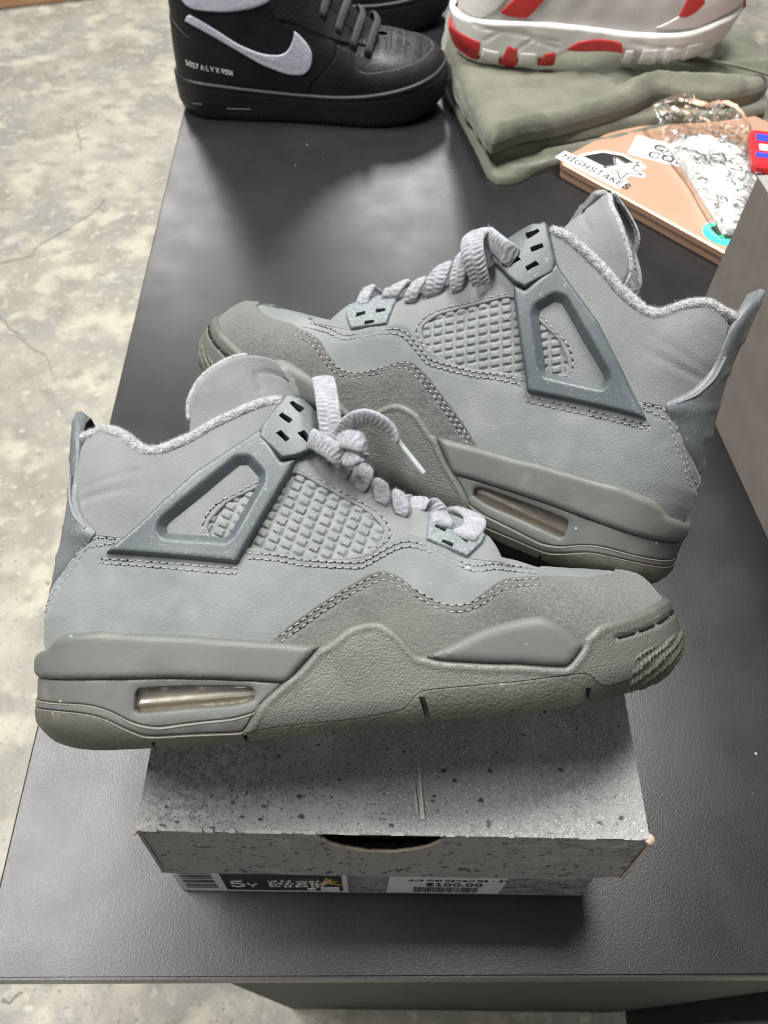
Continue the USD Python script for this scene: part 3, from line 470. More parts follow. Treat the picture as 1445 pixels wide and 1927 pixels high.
    add('lace_lock', Pair(panel(S, D['lock'], 2.0, 1.0, 3.2, h=.8, holes=[D['slot1'], D['slot2'], D['slot3'], D['slot4']], edges=MultiLineString([Polygon(spl(D['lock'], 1, True, 8)).exterior]), skirt=4.0, corner=8, hcorner=1, hround=.3)), 'plastic')
    add('eyelet_plate', Pair(panel(S, D['eyelet'], 1.4, .7, 1.6, h=.7, holes=[D['eslot1'], D['eslot2'], D['eslot3']], edges=MultiLineString([Polygon(spl(D['eyelet'], 1, True, 8)).exterior]), skirt=3.0, corner=8, hcorner=1, hround=.25)), 'plastic_rough')
    for nm in ('lock', 'eyelet'):
        add('slot_shade', Pair(panel(S, np.array(Polygon(D[nm]).buffer(-1.6).exterior.coords)[:-1], .1, .4, 1.9, h=1.2, skirt=0)), 'hole')  # dark sheet paints the shade inside the open slots
    # stitching
    th_, ho = [], []
    def st(line, off, **k):
        x, y = stitches(S, line, off, **k); th_.append(x); ho.append(y)
    st(D['st_quarter'], 1.72); st(np.array(D['st_quarter']) - [0.0, 1.9], 1.72); st(D['st_heel'], 1.75); st(D['st_heel2'], 1.75)
    st(D['st_wing'], 1.8); st(D['st_mud'], 2.5); st(st2, 2.5); st(D['st_net_top'], 1.3); st(D['st_net_back'], 1.3)
    add('stitching', both(cat_mesh(*th_)), 'thread', None, True, 'stuff'); add('needle_holes', both(cat_mesh(*ho)), 'hole', None, True, 'stuff')
    # collar roll and lining
    cl = np.array(D['collar_low'][1:]); ct = np.array(D['collar_top'][1:]); s1 = spl(ct, 3.0); from_low = LineString(spl(cl, 1))
    nl = np.array([from_low.interpolate(from_low.project(Point(*q))).coords[0] for q in s1]); c = (s1 + nl) / 2
    y = S(c[:, 0], c[:, 1]) - .2; lat = np.stack([c[:, 0], y, c[:, 1]], 1)
    heel = np.array([[22.3, 12, 108.5], [20.6, 6, 108.2], [20, 0, 108], [20.6, -6, 108.2], [22.3, -12, 108.5]])
    ring = np.vstack([lat[::-1], heel, lat * [1, -1, 1]]); roll = tube(ring, 2.35, 14, .7)
    rn = meshkit.noise(roll[0] * 1.3, 3)[:, None] - .5; tn = trimesh.Trimesh(*roll, process=False).vertex_normals
    roll = (roll[0] + tn * rn * .4, roll[1]); add('collar_roll', roll, 'fleece', None, True)
    lin = D['heel_back'][4:] + D['collar_low'][1:] + [[104, 100], [104, 60], [20, 50]]
    add('collar_lining', Pair(panel(S, lin, 0, .4, -3.5, h=3, skirt=0)), 'lining')
    # heel tab: a stiff plate wrapped round the heel that stands away from the ankle at its top
    E, B = spl(D['finE'], 2.0, corner=170), spl(D['finB'], 2.0, corner=170); t = np.linspace(0, 1, 46)
    rs = lambda p: np.stack([np.interp(t, np.linspace(0, 1, len(p)), p[:, k]) for k in range(3)], 1)
    E, B = rs(E), rs(B); B[:, 1] = 0; rt_ = np.sqrt(np.clip(1 - (1 - np.clip(t / .16, 0, 1)) ** 2, 0, 1)); E[:, 1] *= (.12 + .88 * rt_) * np.interp(t, [0, .3, .5], [.86, .92, 1]); E[:, 2] += 3.5 * (1 - rt_); sh_ = 2.6 * np.clip(1 - t / .55, 0, 1); E[:, 0] += sh_; B[:, 0] += sh_; B[:, 2] += 1.5 + 2.2 * (1 - rt_); B[:, 2] -= 1.5 * np.clip(t / .3, 0, 1); ang = np.radians(np.linspace(-90, 90, 25)); V = []
    for inn in (0, 2.1):
        w = np.where(t > .5, 1.0, 1.0)
        x = (E[:, :1] + inn * .3) - (E[:, :1] - B[:, :1] - inn * .7) * np.cos(ang)[None]; yy = (E[:, 1:2] - inn * .4) * np.sin(ang)[None]; z = E[:, 2:] + (B[:, 2:] - E[:, 2:]) * np.cos(ang)[None] + 0 * x
        if not inn: x = x - .5 * np.clip(np.sin(t * 34) * 1.5 - .5, 0, 1)[:, None] * (np.abs(np.degrees(ang)) < 40)[None] * ((t < .45) | (t > .6))[:, None]
        V.append(np.stack([x, yy, z], -1).reshape(-1, 3))
    n, k = 46, 25; i = np.arange(n - 1)[:, None] * k; j = np.arange(k - 1)[None]; q = np.stack([i + j, i + k + j, i + k + 1 + j, i + 1 + j], -1).reshape(-1, 4)
    rimq = []
    bidx = list(range(0, k)) + [r_ * k + k - 1 for r_ in range(1, n)] + [(n - 1) * k + c_ for c_ in range(k - 2, -1, -1)] + [r_ * k for r_ in range(n - 2, -1, -1)]
    for a_, b_ in zip(bidx[:-1], bidx[1:]): rimq.append([a_, b_, b_ + n * k, a_ + n * k])
    add('heel_tab', (np.vstack(V), cat_mesh((np.zeros((1, 3)), q), (np.zeros((0, 3)), q[:, ::-1] + n * k - 1))[1] if False else np.vstack([q[:, [0, 1, 2]], q[:, [0, 2, 3]], q[:, ::-1][:, [0, 1, 2]] + n * k, q[:, ::-1][:, [0, 2, 3]] + n * k, np.array(rimq)[:, [0, 1, 2]], np.array(rimq)[:, [0, 2, 3]]])), 'tab_plastic')
    sl = np.array([[15.6, 82], [17.3, 78], [20, 73.5], [24.5, 68.5]]); es = []
    Ei = lambda o: np.stack([E[12:27, 0] - o, E[12:27, 1] * .97 + .8, E[12:27, 2]], 1)
    add('heel_seam', Pair(tube(Ei(2.6), .55, 8, .8)), 'nubuck_ankle')
    return R
def sheet_y(ridge_line, depth, width):
    dl = dist_fn(ridge_line); return lambda x, z: depth * np.sqrt(np.clip(1 - (1 - np.clip(dl(np.atleast_1d(np.asarray(x, float)), np.atleast_1d(np.asarray(z, float))) / width, 0, 1)) ** 2, 0, 1)) + .4
def lace_part(paths, parent, unit, flip, name='lace_loop'):
    for p, w, wd, tk, tp in paths:
        m = ribbon(p, w, wd, tk, step=.3, knit=.15, taper=0 if isinstance(tp, tuple) else tp, nk=22, leaf=tp if isinstance(tp, tuple) else None); m = flip(m)
        obj(name, m, 'lace', parent, True, .001); fuzz(parent, m, 'lace', 700, .2, .75, .05, 'lace_fuzz')

FARB = [[89.6, 139.4], [81.8, 136.2], [74.2, 131.0], [71.0, 126.8], [70.2, 121.5], [66.6, 111.9], [66.1, 103.0]]
PARTS = shoe_parts()
def build_sneaker(label, A, o, front):
    ex, ey, ez = (np.array(a) for a in A); org = np.array(o) + [0, 0, CAMZ]
    sg = -1.0 if front else 1.0        # keep the frame right-handed: the right shoe is the mirror image of the left
    root = empty('sneaker', label, 'sneaker', org, [ex, ey * sg, ez], 'pair of grey high-top sneakers')
    flip = (lambda m: (np.asarray(m[0]) * [1, -1, 1], np.asarray(m[1])[:, ::-1])) if front else (lambda m: m)
    for name, mesh, m, lab, smooth, kind in PARTS:
        for mm in ((mesh.one, mesh.two) if isinstance(mesh, Pair) else (mesh,)): obj(name, flip(mm), m, root, smooth, .001, label=lab, kind=kind)
        if name == 'collar_roll': fuzz(root, flip(mesh), 'fleece', 15000, .15, .6, .06, 'collar_fuzz')
    # tongue
    if front:
        tg = D['tongue'] + [[112, 100], [104, 84], [76, 86], [64, 100]]; ridge = [[94.5, 136], [102.4, 116], [114, 92], [124, 80]]; mk = D['tongue_mark']
    else:
        tg = D['tongue_b'] + [[70, 88], [84, 80], [112, 92], [110, 100]]; ridge = [[84, 139], [96.8, 117.8], [112, 95], [124, 80]]; mk = D['tongue_mark_b']
    SY = sheet_y(ridge, 21, 27)
    out = panel(SY, tg, 1.6, 2.0, 0, h=1.3, disp=addf(near([mk], .55, -.8), lambda x, z, d: .3 * vnoise(x, z, .15, 8)), skirt=2.4, corner=60)
    if front: obj('tongue', flip(both(out)), 'nubuck_ankle', root, 40, .001)
    else:
        fp = [[84.8, 135.4], [89.4, 133.7], [96.8, 117.8], [110, 100], [90, 82]] + FARB[::-1]
        SF = sheet_y(ridge, 21, 30); far = mirror(panel(SF, fp, 1.6, 2.0, 0, h=1.5, skirt=2.4, corner=60)); obj('tongue', flip(cat_mesh(out, far)), 'nubuck_ankle', root, 40, .001)
        q = spl(np.array(FARB), 1.0, corner=170); obj('tongue_edge', flip(tube(np.stack([q[:, 0], -SF(q[:, 0], q[:, 1]), q[:, 1]], 1), 1.1, 10, .8, False)), 'fleece', root, True, .001)
    inn = panel(SY, tg, .3, 1.5, -2.2, h=2.0, skirt=0, corner=60); obj('tongue_lining', flip(both(inn)), 'fleece', root, True, .001)
    edge = np.array(D['tongue'][:7] if front else D['tongue_b'][2:]); q = spl(edge, 1.0)
    tb_ = both(tube(np.stack([q[:, 0], SY(q[:, 0], q[:, 1]) - .6, q[:, 1]], 1), 1.25, 10, .8, False)); obj('tongue_edge', flip(tb_), 'fleece', root, True, .001); fuzz(root, flip(tb_), 'fleece', 2600, .15, .5, .05, 'edge_fuzz')
    # throat: arched base under the laces
    tr = spl(D['throat'] + [[190, 44.5]], 2.0); yy = S(tr[:, 0], tr[:, 1]); a = np.linspace(-1, 1, 15); n = len(tr)
    V = np.stack([np.repeat(tr[:, 0], 15), (yy[:, None] * .96 * a[None]).ravel(), (tr[:, 1:] - 1.0 + 3.0 * (1 - a[None] ** 2)).ravel()], 1); i = np.arange(n - 1)[:, None] * 15; j = np.arange(14)[None]
    obj('throat', flip((V, np.vstack([np.stack([i + j, i + 15 + j, i + 16 + j, i + 1 + j], -1).reshape(-1, 4)]))), 'nubuck_ankle', root, True, .001)
    # laces
    tdir = np.array([.72, 0, -.69]); L = []
    if front:
        for lo, hi in D['loopsF']:
            lo, hi = np.array(lo), np.array(hi); ax_ = (hi - lo) / np.linalg.norm(hi - lo)
            L.append(([lo + [-.4, -2.4, -.2], lo + [-.2, .7, .2], lo * .5 + hi * .5 + [0, 2.4, .2], hi + [.3, .3, 0], [hi[0] + .5, hi[1] - 4.5, hi[2] - .2], [hi[0] + .6, hi[1] - 11, hi[2] - 3]], [.78, .1, -.62], 6.4, 2.7, (.33, .34)))
        p5, p6 = np.array(D['loopF5']), np.array(D['loopF6'])
        L.append((np.vstack([p5[0] + [0, -2, -.5], p5[0] + [0, 2.0, .6], p5[1] + [0, 2.5, .5], p5[2] + [0, 1.5, 1], p5[3] + [-1, -2, 1.5], p5[3] + [-5, -14, 4]]), [.8, .3, -.4], 7.5, 3.0, 0))
        L.append((np.vstack([p6[0] + [0, -2, -.5], p6[0] + [0, 2.2, .4], p6[1] + [0, 3, 0], p6[2] + [0, 1, 2.0], p6[2] + [-2, -6, 5.0], p6[2] + [-4, -16, 6]]), [.85, .2, -.4], 8.5, 3.2, 0))
        lace_part(L, root, .001, flip)
        lace_part([(D['bow_up'], [1, .1, 0], 8.2, 2.0, 0)], root, .001, flip, 'lace_bow')
        lace_part([(D['bow_lock'], [.35, .3, .9], 7.2, 2.6, 0), (D['knot'], [.2, -.15, 1], 7.5, 3.6, .25)], root, .001, flip, 'lace_knot')
        lace_part([(D['bow_end'], [-.3, .55, .6], 6.2, 2.4, 0)], root, .001, flip, 'lace_end')
        g = tube(D['aglet'], 1.0, 12, 2, False); obj('aglet', flip(g), 'aglet', root, 50, .001)
    else:
        for k, (lo, hi) in enumerate(D['loopsB']):
            lo, hi = np.array(lo), np.array(hi); m = (lo + hi) / 2 + [0, 3.2, 1.0]
            L.append(([lo + [.2, -2.4, -.3], lo + [.1, .9, .2], m - [0, .6, .4], hi + [0, .4, 0], [hi[0] - .6, hi[1] - 5.5, hi[2] + .4], [hi[0] - 1, hi[1] - 14, hi[2] - 1.5]], tdir, (6.6, 8.2, 6.4, 8.6, 6.8)[k], 3.0, (.33, .35)))
        L.append((np.array(D['loopB6']), [.75, 0, -.5], 9.5, 3.4, .25)); L.append((np.array(D['loopB7']), [.3, .3, .9], 9.0, 3.6, .1))
        lace_part(L, root, .001, flip)
    return root
build_sneaker('grey suede high-top sneaker nearest the camera, toe right, lace bow and plastic lace tip', D['A'], D['o'], True)
build_sneaker('grey suede high-top sneaker behind the other, toe left, heel against the brown box', D['A2'], D['o2'], False)
# ------------------------------------------------------------------ generic low shoes in the background
BG = {"af":{"back":[[15.3,101.9],[11.4,82.6],[8.2,62.4],[4.7,38.7],[0.1,22.7],[-0.5,9.4],[2.4,-4.1]],"soletop":[[5.3,35.1],[34.8,35.5],[60.5,31.5],[84.4,30.3],[112.7,28.0],[143.3,25.6],[174.1,26.4],[200.3,30.0],[230.5,36.0],[258.2,41.3],[271.2,43.6],[274.1,49.9]],"bottom":[[2.4,-4.1],[21.7,-1.4],[49.9,-2.1],[90.7,-4.9],[140.8,-4.9],[179.7,-0.7],[220.2,7.0],[248.8,12.1],[268.6,16.5],[274.7,26.7]],"toetop":[[274.1,49.9],[265.4,65.9],[250.0,75.5],[230.8,79.9],[207.7,80.4],[199.4,89.8],[193.3,100.8]],"swoosh":[[27.4,88.8],[32.7,93.9],[53.8,84.1],[73.1,72.9],[91.1,65.8],[109.8,63.4],[119.6,66.7],[125.5,74.3],[128.7,84.3],[136.1,78.1],[142.8,69.1],[143.8,59.8],[138.4,49.9],[129.6,46.5],[114.7,47.9],[92.0,56.1],[68.3,68.9],[43.0,81.8]],"strap":[[28.4,104.9],[30.6,99.9],[45.7,97.6],[66.4,98.1],[91.4,102.3],[108.1,107.9]],"toecap":[[181.2,66.3],[185.5,55.2],[200.3,51.2],[225.6,53.5],[246.7,55.8],[260.2,63.8]],"quarter":[[166.9,72.4],[164.5,60.6],[153.4,48.7],[141.9,37.9],[139.0,27.1]],"eyestay":[[110.6,92.2],[126.9,92.3],[142.7,85.0],[162.8,77.4],[179.1,70.8],[199.8,65.9],[207.9,67.2],[205.6,74.6]],"text":[[19.0,50.4],[62.4,44.1]],"air":[[33.6,11.6],[50.3,10.2]],"l1":[[2.1,10.6],[33.1,14.9]],"l2":[[55.1,12.1],[78.8,12.7]]},"rs":{"soletop":[[-0.2,30.8],[10.3,33.0],[46.2,34.5],[90.1,32.7],[123.6,29.7],[157.3,26.1],[200.9,25.5],[222.5,27.3],[252.9,34.4],[290.6,36.0]],"bottom":[[-0.1,16.5],[7.4,5.1],[9.9,0.3],[26.0,-3.5],[27.9,-0.5],[34.9,3.4],[47.5,-4.8],[62.4,-5.7],[64.4,1.8],[83.5,-2.3],[100.8,-3.0],[105.3,1.7],[108.9,4.7],[126.0,8.7],[143.8,9.3],[163.0,8.1],[174.3,3.6],[177.4,7.8],[181.8,8.0],[190.2,2.9],[200.3,0.6],[216.2,1.6],[215.5,7.7],[220.3,7.4],[224.1,2.7],[234.9,3.2],[247.2,7.4],[245.8,16.4],[273.3,9.2],[285.6,19.6],[290.3,34.0]],"r1":[[-0.1,16.5],[4.1,18.3],[26.6,16.4],[27.1,-3.3],[9.9,0.3]],"r2":[[45.1,-3.8],[51.2,14.1],[60.9,11.1],[62.4,-5.7],[48.7,-5.5]],"r3":[[83.5,-2.3],[88.0,7.4],[97.9,8.6],[100.4,-3.0]],"r4":[[107.6,11.1],[117.5,17.4],[136.7,20.7],[160.6,17.4],[164.2,7.7],[143.8,9.3],[126.0,8.7],[114.8,9.0]],"r5":[[286.8,19.6],[284.3,28.9],[288.6,38.0],[292.0,27.8]],"u1":[[39.9,40.9],[55.5,52.7],[79.6,52.9],[65.5,35.7]],"u2":[[214.5,54.7],[224.3,54.5],[227.8,50.7],[217.4,42.4]]}}
def side_surface(L, hw, XH, XT, ZB, ZT, z0, R, Pq):
    def S(x, z):
        x = np.asarray(x, float); z = np.asarray(z, float); xh = np.interp(z, *XH); xt = np.interp(z, *XT)
        a = np.clip(1 - x / (.45 * L), 0, 1); b = np.clip((x - .55 * L) / (.42 * L), 0, 1); u = (x - xh * a + (L - xt) * b) * 240 / L; w = W(u) * hw / 40.8
        zt = np.interp(x, *ZT); t = np.clip((z - z0) / np.maximum(zt - z0, 6), 0, 1); r = np.interp(x, *R); p = np.interp(x, *Pq[0]); q = np.interp(x, *Pq[1])
        s = w * (r + (1 - r) * np.clip(1 - t ** p, 0, 1) ** (1 / q)); zb = np.interp(x, *ZB); s = s - np.minimum(4 * np.clip(1 - (z - zb) / 6, 0, 1) ** 2, s * .4)
        return np.maximum(s, 0)
    return S
mat('leather', (.009, .009, .010), (.014, .014, .015), scale=30, rough=.42, r2=.55, bumps=[('pebble', 420, .0002), ('noise', 45, .0008)], spec=.35)
mat('black_rubber', (.008, .008, .009), (.013, .013, .014), scale=30, rough=.5, bumps=[('noise', 700, .0002)], spec=.4)
mat('lilac', (.55, .53, .63), (.62, .6, .69), scale=40, rough=.5, bumps=[('noise', 300, .0004)])
mat('black_lace', (.02, .02, .022), (.03, .03, .032), scale=200, rough=.8, bumps=[('noise', 900, .0004)])
mat('print_grey', (.12, .12, .12), rough=.5)
mat('print_white', (.75, .75, .75), rough=.6)
mat('sole_white', (.7, .685, .65), (.77, .755, .72), scale=25, rough=.45, bumps=[('noise', 60, .0006)])
mat('mesh_grey', (.56, .545, .52), (.64, .625, .6), scale=50, rough=.6, bumps=[('noise', 500, .0004)])
mat('red', (.5, .03, .03), (.56, .045, .04), scale=30, rough=.42, bumps=[('noise', 300, .0002)])
SA = side_surface(275, 48, ([0, 10, 30, 50, 90, 140, 200], [5, 2, 2, 3, 6, 9, 12]), ([0, 8, 20, 35, 50, 60, 80], [262, 268, 272, 272, 270, 266, 260]),
    ([-2, 0, 10, 25, 200, 235, 255, 270, 277], [8, 6, 2, 0, 0, 3, 8, 14, 20]), ([0, 100, 120, 135, 155, 185, 205, 225, 245, 260, 270, 277], [190, 190, 160, 132, 104, 76, 68, 65, 61, 56, 50, 46]), 34,
    ([0, 110, 140, 165, 185, 200], [.62, .6, .45, .28, .1, 0]), (([0, 100, 190], [1.5, 1.6, 2.4]), ([0, 100, 180, 230], [1.1, 1.2, 2., 2.3])))
def place_text(S, text, h, x0, z0, off, depth=.5, sx=1.0, bold=False, slope=0):
    """lettering lying on the shoe side, x along the shoe"""
    m = meshkit.text_mesh(text, h, depth, bold); v = np.asarray(m.vertices); x = x0 + v[:, 0] * sx; z = z0 + v[:, 1] + slope * (x - x0)
    return np.stack([x, S(x, z) + off + v[:, 2], z], 1), np.asarray(m.faces)[:, ::-1]
def black_shoe(label, org, ax):
    r = empty('black_high_top', label, 'sneaker', org, ax, 'black high-top sneakers at the back of the table'); B = BG['af']
    fl_ = lambda m: (np.asarray(m[0]) * [1, -1, 1], np.asarray(m[1])[:, ::-1])
    def add(n, m, mt, **k):
        for q in ((m.one, m.two) if isinstance(m, Pair) else (m,)): obj(n, fl_(q), mt, r, 40, .001, **k)
    toe = [[205, 68], [225, 65], [245, 61], [260, 56], [270, 49]]
    up_ = [[4, 30], [3, 62], [6, 90], [9, 140], [12, 185], [98, 188], [120, 158], [135, 131], [155, 103], [185, 76]] + toe + [[272, 34], [240, 20], [30, 20]]
    add('upper', both(panel(SA, up_, 0, .4, 0, h=3.5, skirt=0, disp=lambda x, z, d: .8 * vnoise(x, z, .08, 3))), 'leather')
    so = [[3, 35], [35, 36], [60, 34], [84, 32], [113, 30], [143, 29], [174, 30], [200, 33], [230, 38], [258, 43], [271, 46], [273, 30], [268, 14], [255, 9], [235, 3.5], [200, .5], [25, .5], [10, 3], [3, 8]]
    ring = near([[[4, 30], [35, 31], [113, 25.5], [174, 25], [230, 32], [271, 41]]], .8, -.7)
    tread = lambda x, z, d: .5 * np.sign(np.sin(x * 2 * np.pi / 4.2)) * np.clip((7 - z) / 1.0, 0, 1)
    add('sole', both(panel(SA, so, 2.5, 2.2, 1.5, h=1.6, disp=addf(ring, tread), skirt=3)), 'black_rubber')
    bq = [[6, 12]] + so[11:12] + [[268, 12], [200, 1], [25, 1]]
    add('heel_counter', Pair(panel(SA, [[5, 35], [6, 62], [9, 88], [30, 74], [62, 66], [66, 48], [64, 34]], .8, .8, .6, h=3)), 'leather')
    add('quarter', Pair(panel(SA, [[20, 36], [24, 70], [60, 100], [108, 108], [111, 92], [143, 85], [163, 77], [167, 72], [164, 61], [153, 49], [142, 38], [139, 28]], .9, .9, .4, h=3)), 'leather')
    add('eyestay', Pair(panel(SA, [[108, 150], [106, 110], [113, 93], [127, 91], [143, 84], [163, 76.5], [179, 71], [196, 66.5], [203, 64], [190, 73], [176, 84], [156, 102], [138, 128], [120, 156]], .9, .9, 1.2, h=3)), 'leather')
    add('toe_overlay', both(panel(SA, [[181, 66], [184, 57], [190, 52], [200, 50.5], [226, 53], [247, 55], [258, 56.5], [270, 48], [272, 34], [230, 30], [140, 24], [142, 36], [153, 49], [164, 61], [168, 72]], .9, .9, .5, h=3)), 'leather')
    add('swoosh', Pair(panel(SA, B['swoosh'], .8, .8, 1.6, h=2.0, corner=70, disp=near([[[31, 90], [73, 68], [110, 54], [130, 52]], [[36, 92], [60, 79], [92, 66], [112, 62]]], .7, -.3))), 'lilac', label='pale lilac curved tick on the side')
    add('ankle_strap', Pair(panel(SA, [[24, 130], [27, 107], [33, 101], [46, 98.5], [66, 98.5], [91, 102], [108, 108], [110, 124], [96, 130], [60, 132]], 1.5, 1.5, 2.0, h=3)), 'lilac', label='pale lilac padded ankle strap')
    add('side_print', place_text(SA, '1017 A L Y X 9SM', 4.2, 19, 50, 1.6, .3, .93, True, -.13), 'print_white', label='small white lettering near the heel')
    add('sole_lettering', place_text(SA, 'AIR', 8, 33, 10.5, 3.6, .8, 1.0, True), 'black_rubber', label='raised lettering on the sole side')
    add('sole_line', Pair(tube(np.array([[x, SA(x, z) + 4.0, z] for x, z in ((3, 15), (16, 14), (30, 15.5))]), .6, 6, 3)), 'print_grey')
    add('sole_line', Pair(tube(np.array([[x, SA(x, z) + 4.0, z] for x, z in ((55, 12.5), (79, 13))]), .6, 6, 3)), 'print_grey')
    for k in range(6):
        for s_ in (0, 1):
            x = 200 - 14 * k; z = np.interp(x, [100, 120, 135, 155, 185, 205], [190, 158, 131, 104, 77, 69]); y = float(SA(x, z - 8)) + 2.0; sg = 1 - 2 * s_
            p = [[x - 4, sg * (y + 1), z - 10], [x - 2, sg * (y + 1.5), z - 3], [x + 2, sg * y * .6, z + 5], [x + 5, 0, z + 7]]
            m = ribbon(p, [.8, 0, -.6], 7.5, 3, step=1.5, nk=10); obj('lace', fl_(m), 'black_lace', r, True, .001)
    tg = ribbon([[204, 0, 66], [180, 0, 80], [150, 0, 112], [130, 0, 145], [116, 0, 178]], [0, 1, 0], 46, 6, step=4, nk=14); obj('tongue', tg, 'leather', r, True, .001)
    pf = []
    for k, (x, y) in enumerate([(208, 0), (220, 0), (232, 0), (212, 9), (224, 10), (236, 9), (214, -9), (226, -10), (206, 15), (218, 17), (230, 16)]):
        zz = np.linspace(70, 40, 121); zt = zz[np.argmax(SA(np.full(121, float(x)), zz) >= abs(y))]; pf.append((ICO[0] * [.9, .9, .5] + [x, -y, zt + .1], ICO[1]))
    obj('perforations', cat_mesh(*pf), 'hole', r, True, .001, kind='stuff')
    return r

AX = np.array([[0.99977658, -0.02113747, 0], [.02113747, .99977658, 0], [0, 0, 1]])
black_shoe('black leather high-top with pale lilac curved tick and strap, standing at the table edge', (-.2168, .8172, TABLE), AX)
black_shoe('black high-top half hidden behind the other black shoe, only its toe in view', (-.2045, 1.019, TABLE), AX)

# white and red running shoe on the folded trousers
SR = side_surface(290, 50, ([0, 10, 30, 60, 120], [8, 4, 2, 6, 12]), ([0, 30, 60, 120], [264, 280, 287, 275]), ([-2, 0, 12, 30, 60, 150, 200, 240, 270, 292], [28, 22, 8, 0, -4, 0, 0, 5, 14, 36]),
    ([0, 120, 180, 220, 260, 280, 295], [120, 120, 110, 100, 88, 80, 70]), 40, ([0, 120, 170, 200], [.6, .6, .3, .0]), (([0, 100, 190], [1.5, 1.6, 2.4]), ([0, 100, 180, 230], [1.1, 1.2, 2., 2.3])))
rr = empty('running_shoe', 'off-white chunky sneaker with red sole pieces lying on the folded green trousers', 'sneaker', (.0603, .8358, TABLE + .052), np.array([[.9986, .0526, 0], [-.0526, .9986, 0], [0, 0, 1]]))
def radd(n, m, mt, **k):
    for q in ((m.one, m.two) if isinstance(m, Pair) else (m,)): obj(n, (np.asarray(q[0]) * [1, -1, 1], np.asarray(q[1])[:, ::-1]), mt, rr, 40, .001, **k)
Q = BG['rs']
radd('upper', both(panel(SR, [[4, 25], [5, 60], [8, 90], [12, 118], [120, 118], [180, 109], [220, 99], [260, 87], [282, 76], [288, 50], [280, 34], [200, 20], [20, 20]], 0, .5, 0, h=4, skirt=0, disp=lambda x, z, d: 1.2 * vnoise(x, z, .07, 2))), 'mesh_grey')
radd('midsole', both(panel(SR, Q['soletop'] + [[288, 24], [262, 10], [235, 4], [205, 3], [190, 5], [176, 8], [163, 10], [144, 11], [126, 11], [112, 8], [96, 2], [70, 2], [40, 2], [20, 5], [8, 14]], 3, 3.5, 2, h=2, skirt=4, disp=addf(near([[[20, 30], [60, 24], [100, 18]], [[60, 10], [74, 20], [100, 12]], [[170, 18], [220, 14], [284, 26]], [[30, 18], [50, 27], [80, 17]]], 1.2, -1.3), lambda x, z, d: .8 * vnoise(x, z, .1, 4)))), 'sole_white')
for a_, b_ in ((28, 46), (63, 83), (165, 176), (181, 199), (203, 213), (222, 243), (248, 270)):
    zb = np.interp([a_, (a_ + b_) / 2, b_], [20, 60, 150, 200, 240, 270, 290], [-2, -6, -4, 0, 4, 12, 30]); radd('white_lug', Pair(panel(SR, [[a_ + 1, zb[0] + 14], [a_, zb[0]], [(a_ + b_) / 2, zb[1] - 1], [b_ - 1, zb[2]], [b_ - 2, zb[2] + 13]], 1.5, 2, 4.2, h=2, skirt=6)), 'sole_white')
for k in ('r1', 'r2', 'r3', 'r4', 'r5'): radd('red_lug', Pair(panel(SR, Q[k], 1.5, 1.8, 4.6, h=2, skirt=6)), 'red')
radd('red_stripe', Pair(panel(SR, [[40, 41], [53, 37.5], [66, 36.5], [82, 55], [96, 80], [80, 80], [56, 56]], .8, .8, 1.0, h=2)), 'red'); radd('red_stripe', Pair(panel(SR, [[213, 62], [224, 62], [229, 51], [217, 40], [208, 40]], .8, .8, 1.0, h=2)), 'red')
radd('overlay', Pair(panel(SR, [[190, 30], [222, 30], [254, 38], [289, 40], [284, 62], [262, 78], [236, 66], [214, 44]], .8, 1, .6, h=2.5)), 'sole_white')
radd('overlay', Pair(panel(SR, [[6, 36], [30, 38], [50, 60], [56, 84], [20, 84], [8, 60]], .8, 1, .6, h=2.5)), 'sole_white')

# ------------------------------------------------------------------ the grey concrete-print shoe box
mat('concrete_print', (.14, .14, .138), (.37, .37, .362), scale=420, detail=10, rough=.5, contrast=(.34, .68), bumps=[('noise', 700, .0001)], spec=.35,
    spots=[(9, .42, .62, (.2, .2, .197)), (21, .5, .7, (.32, .32, .313)), (60, .5, .72, (.22, .22, .216)), (1100, .6, .66, (.09, .09, .09)), (520, .69, .71, (.05, .05, .05)), (1500, .62, .7, (.52, .52, .5)), (230, .735, .75, (.06, .06, .06))])
mat('concrete_front', (.15, .15, .15), (.33, .33, .325), scale=150, detail=10, rough=.55, contrast=(.34, .68), bumps=[('noise', 700, .0001)], spec=.3, stretch=(.6, 1, 1.2), spots=[(14, .45, .65, (.23, .23, .226)), (330, .62, .66, (.055, .055, .055)), (170, .69, .71, (.04, .04, .04)), (420, .68, .72, (.38, .38, .37))])
mat('board', (.3, .25, .18), (.42, .36, .27), scale=300, rough=.9)
mat('wear', (.3, .295, .28), (.4, .39, .37), scale=900, rough=.8)
mat('pit', (.03, .03, .03), (.06, .06, .06), scale=300, rough=.8)
mat('label_white', (.62, .62, .61), (.66, .66, .65), scale=20, rough=.5); mat('label_black', (.02, .02, .02), rough=.4); mat('gold', (.55, .36, .08), rough=.4); mat('notch_shade', (.03, .028, .025), rough=.8)
sb = empty('shoe_box', 'grey concrete-patterned shoe box under both grey sneakers, price sticker on its end', 'box')
Zt = TABLE + .1035
FT = np.array([[-.0942, .0669], [.1037, .0659]]); FB = np.array([[-.0962, .0616], [.1075, .0606]]); HL = .0565; DEP = .262
